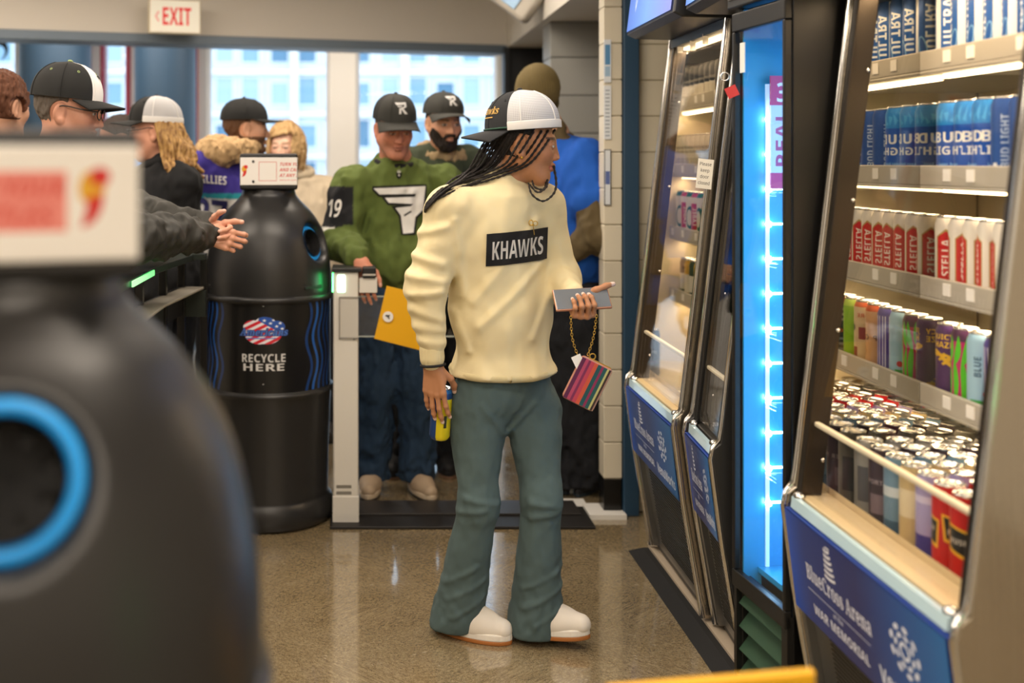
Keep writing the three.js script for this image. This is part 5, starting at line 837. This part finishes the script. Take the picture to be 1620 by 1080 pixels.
        paths.push([[876, 262, 3.40], [880, 290, 3.38], [876, 306, 3.36], [858, 318, 3.33], [842, 308, 3.33], [836, 290, 3.36]], [[866, 278, 3.42], [864, 296, 3.37], [850, 304, 3.34], [838, 292, 3.36]], [[866, 284, 3.42], [858, 300, 3.36], [846, 296, 3.36], [842, 286, 3.38]]);
        for (const p of paths) { const cv = new THREE.CatmullRomCurve3(p.map((q) => P(...q))), L = cv.getLength(), n = Math.round(L / .006), g = new THREE.TubeGeometry(cv, n, .0038, 6), a = g.attributes.position; for (let i = 0; i <= n; i++) { const c0 = cv.getPointAt(i / n), k = (1 + .28 * Math.sin(i * 2.1)) * (1 - .3 * i / n); for (let j = 0; j <= 6; j++) { const m = i * 7 + j; a.setXYZ(m, c0.x + (a.getX(m) - c0.x) * k, c0.y + (a.getY(m) - c0.y) * k, c0.z + (a.getZ(m) - c0.z) * k); } } g.computeVertexNormals(); c.add('braid', g, mat); }
      },
      (c) => { const p = c.hf.out(-.08, -.045, -.004); c.add('earring', new THREE.SphereGeometry(.004, 10, 8).translate(p.x, p.y, p.z), M.gold); },
      (c) => { const p = c.hf.out(-.01, .0, 0); const b = drape(shirt, P(863, 362, 3.15), V(1, 0, 0), V(0, 1, 0), VZ, .002, .002, null, .008, 4).attributes.position, o = [b.getX(0), b.getY(0), b.getZ(0)]; c.add('bow_pin', merge([new THREE.TorusGeometry(.006, .0014, 6, 16).scale(1, 1.3, 1).translate(-.006, .006, 0), new THREE.TorusGeometry(.007, .0014, 6, 16).translate(.007, .004, 0), bar(V(0, 0, 0), V(.004, -.03, 0), .0012), new THREE.SphereGeometry(.004, 8, 6)]).translate(...o), M.gold); },
    ] });
  // what she holds
  const ck = { r: .031, h: .157 };
  canKind('held', 'blue and yellow', .0315, .157, (g, w) => { fill(g, '#1c3f78'); g.fillStyle = '#d9c81e'; g.fillRect(0, 50, 74, 206); g.fillStyle = '#3a3a20'; g.fillRect(30, 130, 12, 60); g.fillStyle = '#9fb4c8'; for (let y = 110; y < 240; y += 14) g.fillRect(100, y, 40 + (y % 5) * 6, 6); g.fillStyle = '#e8e8e8'; g.fillRect(110, 56, 40, 40); fill(g, '#2a6aa8', 0, 22); });
  const hc = can('held', P(695, 694, 3.398), 2.1, 'blue and yellow can held down at her side by the woman in the cream sweatshirt'); hc.position.y = P(695, 694, 3.398).y; hc.rotation.set(0, R(-28), R(-4));
  const ph = thing('phone', 'phone in a rose gold case held level by the woman', 'phone'); ph.position.copy(J.wrL.clone().add(V(.015, -.008, .043))); ph.rotation.set(R(-46), R(-4), R(5), 'YXZ');
  obj('case', new RoundedBoxGeometry(.163, .079, .0095, 3, .004), std('#c08a72', .3, .6), ph); obj('screen', new RoundedBoxGeometry(.157, .073, .002, 2, .0009).translate(0, 0, .0045), phys('#6d7278', .06, { clearcoat: 1 }), ph);
  const bag = thing('wristlet', 'small striped zip purse on a chain hanging from the woman\'s fingers', 'purse'); bag.position.copy(P(929, 606, 3.235)); bag.rotation.set(0, R(-6), R(-26));
  const st = ['#6a2450', '#c24a6a', '#8c2f5c', '#d0485a', '#e2603f', '#1f5a5c', '#9a2b57', '#24605f', '#c9c47a', '#3b241d', '#b88d74'], bw = .098, bh = .136;
  obj('bag_body', new RoundedBoxGeometry(bw, bh, .024, 4, .011), std('#b07a68', .6), bag);
  let x = -bw / 2 + .003; const ww = [.011, .009, .007, .011, .011, .011, .007, .01, .006, .006, .003]; st.forEach((col, i) => { obj('stripe', box(x, x + ww[i], -bh / 2 + .004, bh / 2 - .004, .0105, .0132), std(col, .7, 0, { bumpMap: fabricBump, bumpScale: .002 }), bag); x += ww[i]; });
  obj('zip', box(-.03, bw / 2 - .008, bh / 2 - .002, bh / 2 + .002, -.004, .004), M.gold, bag);
  const chain = (a, b, sag) => { const cv = new THREE.CatmullRomCurve3([a, a.clone().lerp(b, .5).add(V(sag, -.006, 0)), b]), n = 15; for (let i = 0; i < n; i++) { const p = cv.getPointAt((i + .5) / n), tn = cv.getTangentAt((i + .5) / n), q = new THREE.Quaternion().setFromUnitVectors(V(0, 1, 0), tn); obj('chain_link', new THREE.TorusGeometry(.0042, .0011, 5, 10).scale(.75, 1.15, 1).rotateY(i % 2 ? 1.57 : 0).applyQuaternion(q).translate(p.x, p.y, p.z), M.gold, chainThing); } };
  const chainThing = partGroup('chain', bag), inv = (v) => { bag.updateMatrixWorld(true); return bag.worldToLocal(v); };
  chain(inv(P(903, 500, 3.235)), inv(P(915, 566, 3.235)), -.004); chain(inv(P(944, 498, 3.235)), inv(P(930, 562, 3.235)), .006);
  obj('ring', new THREE.TorusGeometry(.008, .0018, 6, 18).translate(-.02, bh / 2 + .008, 0), M.gold, bag); obj('tag', box(-.014, .014, -.02, .02, -.001, .001).rotateZ(.9).translate(-.05, .045, .01), M.white, bag);
}
const jerseyArm = (J, x, y, z) => { let best = null; for (const s of 'LR') { const a = J['sh' + s], b = J['el' + s], c = J['wr' + s]; const seg = (p, q) => { const dx = q.x - p.x, dy = q.y - p.y, dz = q.z - p.z, L = Math.hypot(dx, dy, dz), t = clamp(((x - p.x) * dx + (y - p.y) * dy + (z - p.z) * dz) / L / L); return [Math.hypot(x - p.x - dx * t, y - p.y - dy * t, z - p.z - dz * t), t * L, L]; }; const u = seg(a, b), l = seg(b, c); const r = l[0] < u[0] ? [l[0], u[2] + l[1]] : [u[0], u[1]]; if (!best || r[0] < best[0]) best = r; } return best; };
// ----- man in the green jersey
{
  const d = 4.93, J = figure({ x: P(628, 0, d).x, d, h: 1.8, yaw: 8, pose: { head: P(624, 203, 4.86), neck: P(626, 250, 4.95), shR: P(556, 296, 4.92), shL: P(700, 294, 4.99), elR: P(541, 380, 4.86), wrR: P(572, 414, 4.6), elL: P(712, 400, 5.0), wrL: P(690, 470, 4.86), chest: P(628, 330, 4.97), waist: P(628, 400, 4.96),
    anR: V(P(588, 0, 4.97).x, .085, -4.97), toeR: V(P(582, 0, 4.8).x, .03, -4.8), anL: V(P(660, 0, 4.95).x, .085, -4.95), toeL: V(P(682, 0, 4.8).x, .03, -4.8), knR: P(591, 600, 4.9), knL: P(661, 600, 4.9) } });
  const G = lin('#56652c'), B = lin('#15161a'), Wt = lin('#dcdad2');
  person({ label: 'man in a green hockey jersey with a white winged crest, looking down at the gate', J, headRot: [14, 16, 0], skin: S.ruddy, build: 1.12, cell: .005, stubble: true, face: { jaw: 1.1, wide: 1.03 }, neckR: .062,
    handR: { f: V(.06, -.8, .55), n: V(.3, -.5, -.8), th: V(.9, 0, .3), curls: [[20, 30, 18], [20, 30, 18], [22, 30, 18], [26, 30, 20]] }, handL: { f: V(-.4, -.5, .7), n: V(-.5, -.3, -.6), th: V(-.6, .6, 0) },
    wear: [
      top({ name: 'jersey', hem: .815, inflate: .03, arm: .036, cuff: .05, cuffAt: .86, wrinkle: .013, freq: 9, seed: 3, cell: .009, color: (x, y, z, nx, ny, nz, JJ) => { const [q, t] = jerseyArm(JJ, x, y, z), out = Math.abs(x - JJ.o.x) > .192; if (out && q < .13) { if (t > .02 && t < .205) return B; if (t >= .205 && t < .224) return Wt; } if (y < .86) return B; return G; },
        after: (c, s) => {
          c.add('crest', drape(s, P(637, 337, 4.5), V(1, 0, -.1), V(0, 1, 0), VZ, .236, .215, null, .006, 28), printMat(T.wing));
          c.add('number', drape(s, P(494, 336, 4.5), V(.9, 0, .3), V(.1, 1, 0), V(.25, 0, -1), .07, .11, null, .006, 12), printMat(canvasTex(128, 192, (g, w, h) => { g.clearRect(0, 0, w, h); g.fillStyle = '#e2e0da'; g.font = 'bold 150px sans-serif'; g.textAlign = 'center'; g.save(); g.scale(.72, 1.2); g.fillText('19', w / 1.44, 128); g.restore(); })));
          c.add('league_mark', drape(s, P(636, 277, 4.5), V(1, 0, 0), V(0, 1, 0), VZ, .03, .045, null, .005, 8), printMat(canvasTex(64, 96, (g, w, h) => { g.clearRect(0, 0, w, h); g.fillStyle = '#1a1c18'; g.beginPath(); g.moveTo(6, 34); g.lineTo(58, 34); g.lineTo(52, 76); g.lineTo(32, 92); g.lineTo(12, 76); g.fill(); g.fillStyle = '#cfcdc6'; g.beginPath(); g.moveTo(14, 4); g.lineTo(26, 30); g.lineTo(32, 2); g.lineTo(40, 30); g.lineTo(52, 6); g.lineTo(46, 36); g.lineTo(18, 36); g.fill(); g.beginPath(); g.arc(32, 58, 9, 0, 7); g.fill(); })));
        } }),
      collar('#16171a', -.014, .082, .013),
      trousers({ name: 'jeans', color: '#27405c', thigh: .098, knee: .077, ankle: .078, floor: .05, wrinkle: .009, freq: 13, low: .5, cell: .01 }),
      shoes({ color: '#b59f86', mid: '#c9b8a0', sole: '#2a2724' }),
      hair('hair', .006, (a, b, e) => Math.max(e - .02, -b - .03, .05 - Math.abs(a) * .3 - .05), '#4a3a2c'),
      cap({ y: .042, high: .105, size: 1.07, panels: true, front: capDark, rear: netBlack, brimMat: capDark, logo: { tex: T.capk, w: .078, h: .052, y: .058 }, droop: .016, curl: .028, tilt: -4 }),
    ] });
}
// ----- bearded man behind him
{
  const d = 5.28, J = figure({ x: P(690, 0, d).x, d, h: 1.77, yaw: 12, pose: { head: P(702, 194, 5.2), neck: P(699, 250, 5.27), anR: V(P(628, 0, 5.3).x, .085, -5.3), toeR: V(P(620, 0, 5.15).x, .03, -5.14), anL: V(P(704, 0, 5.32).x, .085, -5.32), toeL: V(P(712, 0, 5.1).x, .03, -5.16) } });
  person({ label: 'bearded man in a dark green hooded jacket and charcoal cap behind the jersey man', J, headRot: [18, 8, 0], skin: S.fair, brow: '#201611', cell: .005, build: 1.0,
    handL: { f: V(0, -1, .2), n: V(-1, 0, 0), th: V(0, 0, 1) }, handR: { f: V(0, -1, .2), n: V(1, 0, 0), th: V(0, 0, 1) },
    wear: [
      top({ name: 'jacket', hem: .84, inflate: .03, arm: .03, mat: cloth('#3a4331'), wrinkle: .008, seed: 9 }), hood('#a08a68', { r: .1, th: .034, rise: .01, back: true }),
      trousers({ color: '#1c1e24', thigh: .095, knee: .078, ankle: .075, wrinkle: .01 }), shoes({ color: '#16161a', sole: '#8a6a54' }),
      hair('beard', .0045, (a, b, e) => Math.max(b - (Math.abs(a) < .026 ? -.046 : Math.max(-.06, -.06 + (Math.abs(a) - .034) * 1.1)), -e + .012, .017 - Math.hypot(a * .8, (b + .068) * 1.5)), '#241a15', { rough: .003, cell: .0035 }),
      hair('hair', .005, (a, b, e) => Math.max(e - .015, -b - .02), '#2a1e17'),
      cap({ y: .042, high: .098, size: 1.07, front: capDark, brimMat: capDark, logo: { tex: T.capk, w: .08, h: .05, y: .055 }, droop: .012, curl: .03, tilt: -6 }),
    ] });
}
// ----- man in the blue shirt seen from behind
{
  const d = 4.98, J = figure({ x: P(905, 0, d).x, d, h: 1.83, yaw: -150, pose: { head: P(849, 158, 4.98), neck: P(878, 212, 4.97), shR: P(922, 258, 4.86), shL: P(850, 258, 5.06), elR: P(944, 372, 4.74), wrR: P(896, 402, 4.78), elL: P(850, 380, 5.1), wrL: P(860, 400, 5.25), chest: P(900, 310, 4.98), waist: P(908, 400, 4.98), hipR: P(928, 470, 4.93), hipL: P(888, 470, 5.02), knR: P(925, 600, 4.93), knL: P(885, 600, 5.0), anR: V(P(922, 0, 4.93).x, .085, -4.93), anL: V(P(880, 0, 4.97).x, .085, -4.97), toeR: V(P(940, 0, 5.05).x, .03, -5.06), toeL: V(P(850, 0, 5.05).x, .03, -5.08) } });
  person({ label: 'man in a bright blue shirt, brown sleeves and olive beanie, seen from behind', J, headRot: [-150, 14, 0], skin: S.fair, cell: .006, build: 1.08,
    handR: { f: V(-.8, .1, -.3), n: V(0, -.4, -.9), th: V(0, 1, 0) }, handL: { f: V(-.8, .1, -.3), n: V(0, -.4, .9), th: V(0, 1, 0) },
    wear: [
      top({ name: 'undershirt', hem: .95, inflate: -.01, arm: .03, cuff: .045, mat: cloth('#5a4d33'), wrinkle: .012, freq: 12, seed: 4 }),
      top({ name: 'shirt', hem: .86, inflate: .042, arm: .054, sleeve: .24, mat: cloth('#1a5cc4'), wrinkle: .009, freq: 7, seed: 6 }),
      trousers({ color: '#15171d', thigh: .11, knee: .098, ankle: .095, wrinkle: .012 }), shoes({ color: '#15151a', sole: '#22303a' }),
      (c) => { const s = new Sdf([headPrim(c.hf, (x, y, z) => { let d = smin(c.hfn(x, y, z) - .012, Math.hypot(x / .9, (y - .06) / 1.05, (z + .02) / 1.1) - .098, .03); d -= .002 * Math.sin(Math.atan2(x, z) * 70); return smax(d, -y - .045 + Math.max(0, z) * .6, .006); })], null, .02); s.prims[0].r = .17; c.add('beanie', meshSdf(s, .005), cloth('#6a5c38')); },
    ] });
}
// ----- woman in the beige coat, far behind
{
  const d = 5.92, J = figure({ x: P(482, 0, d).x, d, h: 1.62, yaw: 0, pose: { head: P(452, 232, 5.86), neck: P(468, 276, 5.92), shR: P(440, 310, 5.9), shL: P(522, 308, 5.95), chest: P(484, 345, 5.93) } });
  const st = []; for (let i = 0; i < 34; i++) { const a = -2.9 + i / 33 * 5.8, r = .085; if (Math.abs(a) < .9) { const x = Math.sin(a) * .07; st.push([[x * .4, .122, .0], [x, .1, .05], [x * 1.35 + .008, .068, .078]]); } else st.push([[Math.sin(a) * .03, .132, Math.cos(a) * .03], [Math.sin(a) * r, .07, Math.cos(a) * r * 1.05 - .01], [Math.sin(a) * (r + .018), -.03, Math.cos(a) * (r + .012) - .01], [Math.sin(a) * (r + .006), -.1 - rnd() * .03, Math.cos(a) * r - .005]]); }
  person({ label: 'blonde woman in a pale beige coat standing by the windows', J, headRot: [-16, 2, 0], skin: S.pale, brow: '#8a6a4a', cell: .006, build: 1, neckR: .05,
    handL: { f: V(0, -1, .2), n: V(-1, 0, 0), th: V(0, 0, 1) }, handR: { f: V(0, -1, .2), n: V(1, 0, 0), th: V(0, 0, 1) },
    wear: [top({ name: 'coat', hem: .55, inflate: .05, arm: .042, mat: cloth('#cfbfa6'), wrinkle: .008, seed: 12, hemR: .5 }), collar('#cabaa0', .012, .085, .026), trousers({ color: '#2a2c33' }), shoes({ color: '#3a342e', sole: '#1a1a1a' }), hair('hair', .02, (a, b, e) => Math.max(-b - .125, Math.min(e - .035, .06 - Math.abs(a), .062 + a * .25 - b)), '#c2a070', { over: true, rough: .006, cell: .006 }), strandHair('loose_hair', '#cfae7c', st.filter((q, i) => i % 3 === 0), .011, { dark: '#9a7446', cell: .005 })] });
}
// ----- man in the purple jersey, back turned
{
  const d = 5.3, J = figure({ x: P(358, 0, d).x, d, h: 1.77, yaw: 152, pose: { head: P(390, 203, 5.28), neck: P(368, 240, 5.28), shL: P(408, 272, 5.36), shR: P(320, 262, 5.2), chest: P(360, 320, 5.3) } });
  const pu = lin('#3a2f8c'), te = lin('#1f8f9c'), wh = lin('#d9d7d4');
  person({ label: 'man in a purple jersey lettered GILLIES with a tan hood and black cap', J, headRot: [104, 0, 0], skin: S.fair, cell: .005, stubble: true, build: 1.05,
    handL: { f: V(0, -1, -.2), n: V(1, 0, 0), th: V(0, 0, -1) }, handR: { f: V(0, -1, -.2), n: V(-1, 0, 0), th: V(0, 0, -1) },
    wear: [
      top({ name: 'jersey', hem: .8, inflate: .03, arm: .035, cuff: .05, wrinkle: .008, seed: 21, cell: .009, color: (x, y, z, nx, ny, nz, JJ) => { const [q, t] = jerseyArm(JJ, x, y, z), lx = (x - JJ.o.x) * JJ.q.clone().invert().w; if (Math.abs(x - JJ.o.x) > .2 && q < .13) return x > JJ.o.x ? (t > .05 ? te : pu) : (t > .16 && t < .22 ? wh : pu); return y > 1.305 ? pu : y > 1.285 ? te : y > 1.0 ? wh : pu; },
        after: (c, s) => { c.add('name_print', drape(s, P(325, 285, 4.9), V(1, -.08, .2), V(0, 1, 0), VZ, .145, .06, null, .006, 16), printMat(canvasTex(256, 96, (g, w, h) => { g.clearRect(0, 0, w, h); g.fillStyle = '#e6e4e2'; g.textAlign = 'center'; g.font = 'bold 84px sans-serif'; g.fillText('GILLIES', w / 2, 78, 250); })));
          c.add('number', drape(s, P(321, 344, 4.9), V(1, -.08, .2), V(0, 1, 0), VZ, .2, .22, null, .006, 16), printMat(canvasTex(256, 256, (g, w, h) => { g.clearRect(0, 0, w, h); g.fillStyle = '#25235a'; g.textAlign = 'center'; g.font = 'bold 230px sans-serif'; g.fillText('27', w / 2, 210, 230); }))); } }),
      hood('#b99a70', { r: .105, th: .04, rise: -.01, back: true }), trousers({ color: '#22252c' }), shoes({ color: '#222222', sole: '#dddddd' }),
      hair('hair', .008, (a, b, e) => Math.max(e - .01, -b - .07), '#5e4028'), hair('beard', .004, (a, b, e) => Math.max(b + .04, -e + .01, .03 - Math.hypot(a, b + .067)), '#6a4a34', { cell: .005 }),
      cap({ y: .04, high: .1, size: 1.07, front: capBlack, brimMat: capBlack, droop: .004, curl: .008 }),
    ] });
}
// ----- woman with the trucker cap and wavy blonde hair
{
  const d = 4.7, J = figure({ x: P(262, 0, d).x, d, h: 1.68, yaw: -115, pose: { head: P(243, 208, d), neck: P(258, 262, d), shL: P(228, 290, 4.82), shR: P(286, 288, 4.62), elR: P(284, 370, 4.68), elL: P(222, 370, 4.9) } });
  const st = []; for (let i = 0; i < 38; i++) { const a = 1.75 + i / 37 * 2.9, s0 = Math.sin(a), c0 = Math.cos(a), w = rnd() * 6; const pts = []; for (let k = 0; k < 7; k++) { const t = k / 6, wob = .02 * Math.sin(w + k * 1.7) * t, r = .085 + .042 * t + wob; pts.push([s0 * r * .98, .04 - t * (.2 + .05 * (i % 3) * .5), c0 * r * 1.12 - .012 - .02 * t]); } st.push(pts); }
  person({ label: 'woman in profile with wavy blonde hair, glasses, black jacket and a white mesh cap', J, headRot: [-88, 4, 0], skin: S.pink, cell: .005, neckR: .05,
    handL: { f: V(-.3, -1, 0), n: V(0, 0, 1), th: V(-1, 0, 0) }, handR: { f: V(-.3, -1, 0), n: V(0, 0, -1), th: V(-1, 0, 0) },
    wear: [top({ name: 'jacket', hem: .8, inflate: .03, arm: .03, mat: cloth('#17181b'), wrinkle: .009, seed: 31 }), collar('#17181b', .01, .08, .02), trousers({ color: '#20232b' }), shoes({ color: '#2a2a2a', sole: '#dddddd' }),
      strandHair('hair', '#c39a5c', st, .0125, { dark: '#7a5429', cell: .005, n: 14 }), glasses(M.black),
      cap({ y: .04, high: .105, size: 1.08, panels: true, front: capBlack, rear: netWhite, seamRear: capWhite, bandRear: capWhite, brimMat: capBlack, logo: { tex: T.script, w: .085, h: .045, y: .05, a: -.25 }, droop: .01, curl: .012, tilt: -6 })] });
}
// ----- man with cap and glasses leaning on the barrier
{
  const J = figure({ x: -1.02, d: 3.55, h: 1.76, yaw: 84, pose: { head: P(109, 176, 3.56), neck: P(82, 252, 3.56), shR: P(78, 318, 3.36), shL: P(96, 306, 3.76), elR: P(205, 376, 3.5), wrR: P(326, 370, 3.84), elL: P(215, 345, 3.95), wrL: P(328, 362, 3.915), chest: V(-1.0, 1.24, -3.56), waist: V(-1.05, 1.08, -3.56) } });
  person({ label: 'man in a black and white cap and glasses leaning over the barrier', J, headRot: [92, 6, 0], skin: S.pink, cell: .0045, handCell: .0035, headCell: .004, stubble: true, build: 1.08, brow: '#8a8078',
    handR: { f: V(.92, -.22, .2), n: V(-.1, -.1, -1), th: V(.1, 1, 0), curls: [[34, 56, 34], [38, 60, 36], [42, 60, 36], [46, 60, 36]], thumb: [[.75, .65, .1], [.9, .4, .3], [.95, .2, .4]] },
    handL: { f: V(.92, -.1, .5), n: V(.1, -.3, .95), th: V(.1, 1, .2), curls: [[40, 56, 38], [44, 58, 40], [48, 58, 40], [52, 58, 40]], thumb: [[.7, .7, .1], [.8, .6, .1], [.9, .4, .2]] },
    wear: [top({ name: 'jacket', hem: .78, inflate: .035, arm: .036, cuff: .052, cuffAt: .97, mat: phys('#2b2a25', .62, { sheen: .3, bumpMap: fabricBump, bumpScale: .001 }), wrinkle: .014, freq: 11, seed: 41, cell: .009 }), collar('#2b2a25', .02, .085, .024), trousers({ color: '#23262e', thigh: .1, knee: .08 }), shoes({ color: '#333333', sole: '#111111' }),
      hair('hair', .006, (a, b, e) => Math.max(e - .012, -b - (e < -.035 ? .06 : .0)), '#6b625a', { cell: .004 }), glasses(M.steelDark),
      cap({ y: .04, high: .112, size: 1.08, panels: true, frontArc: .62, front: capWhite, rear: capBlack, brimMat: capBlack, button: std('#8fa06a', .8), eyelets: true, eyeletMat: std('#8fa06a', .8), logo: { tex: canvasTex(128, 64, (g, w, h) => { g.clearRect(0, 0, w, h); g.fillStyle = '#1a1a1a'; g.beginPath(); g.moveTo(10, 20); g.lineTo(118, 8); g.lineTo(84, 34); g.lineTo(60, 30); g.lineTo(50, 58); g.lineTo(36, 28); g.fill(); }), w: .05, h: .03, y: .07 }, droop: .012, curl: .016 })] });
}
// ----- brown haired person at the edge of the picture and the dark haired man between the two caps
{
  const d = 3.98, J = figure({ x: P(-6, 0, d).x, d, h: 1.72, yaw: 170, pose: { head: P(4, 168, d) } });
  person({ label: 'brown haired person seen from behind beside the man with the black and white cap', J, headRot: [150, 4, 0], skin: S.fair, cell: .006, handL: { f: V(0, -1, -.2), n: V(1, 0, 0), th: V(0, 0, -1) }, handR: { f: V(0, -1, -.2), n: V(-1, 0, 0), th: V(0, 0, -1) },
    wear: [top({ name: 'shirt', hem: .8, mat: cloth('#1b1c20'), seed: 51 }), trousers({ color: '#20242c' }), shoes({ color: '#222222' }), hair('hair', .016, (a, b, e) => Math.max(-b - .05 + Math.max(0, e) * 1.0, e - .06), '#5d3620', { rough: .006 })] });
  const d2 = 5.3, J2 = figure({ x: P(186, 0, d2).x, d: d2, h: 1.68, yaw: -60, pose: { head: P(188, 222, d2) } });
  person({ label: 'short haired man in an azure jacket, half hidden between the two capped heads', J: J2, headRot: [-75, 10, 0], skin: S.pink, cell: .006, handL: { f: V(0, -1, .2), n: V(-1, 0, 0), th: V(0, 0, 1) }, handR: { f: V(0, -1, .2), n: V(1, 0, 0), th: V(0, 0, 1) },
    wear: [top({ name: 'jacket', hem: .8, mat: cloth('#1f7fd0'), inflate: .03, arm: .03, seed: 61 }), collar('#e0e0e0', .0, .075, .016), trousers({ color: '#20242c' }), shoes({ color: '#222222' }), hair('hair', .007, (a, b, e) => Math.max(-b + .01 + Math.max(0, e) * .75, e - .075), '#2a1d17')] });
}
scene.traverse((o) => { if (o.isLight && o.castShadow !== undefined && !o.isRectAreaLight) o.castShadow = true; });
renderer.render(scene, camera);
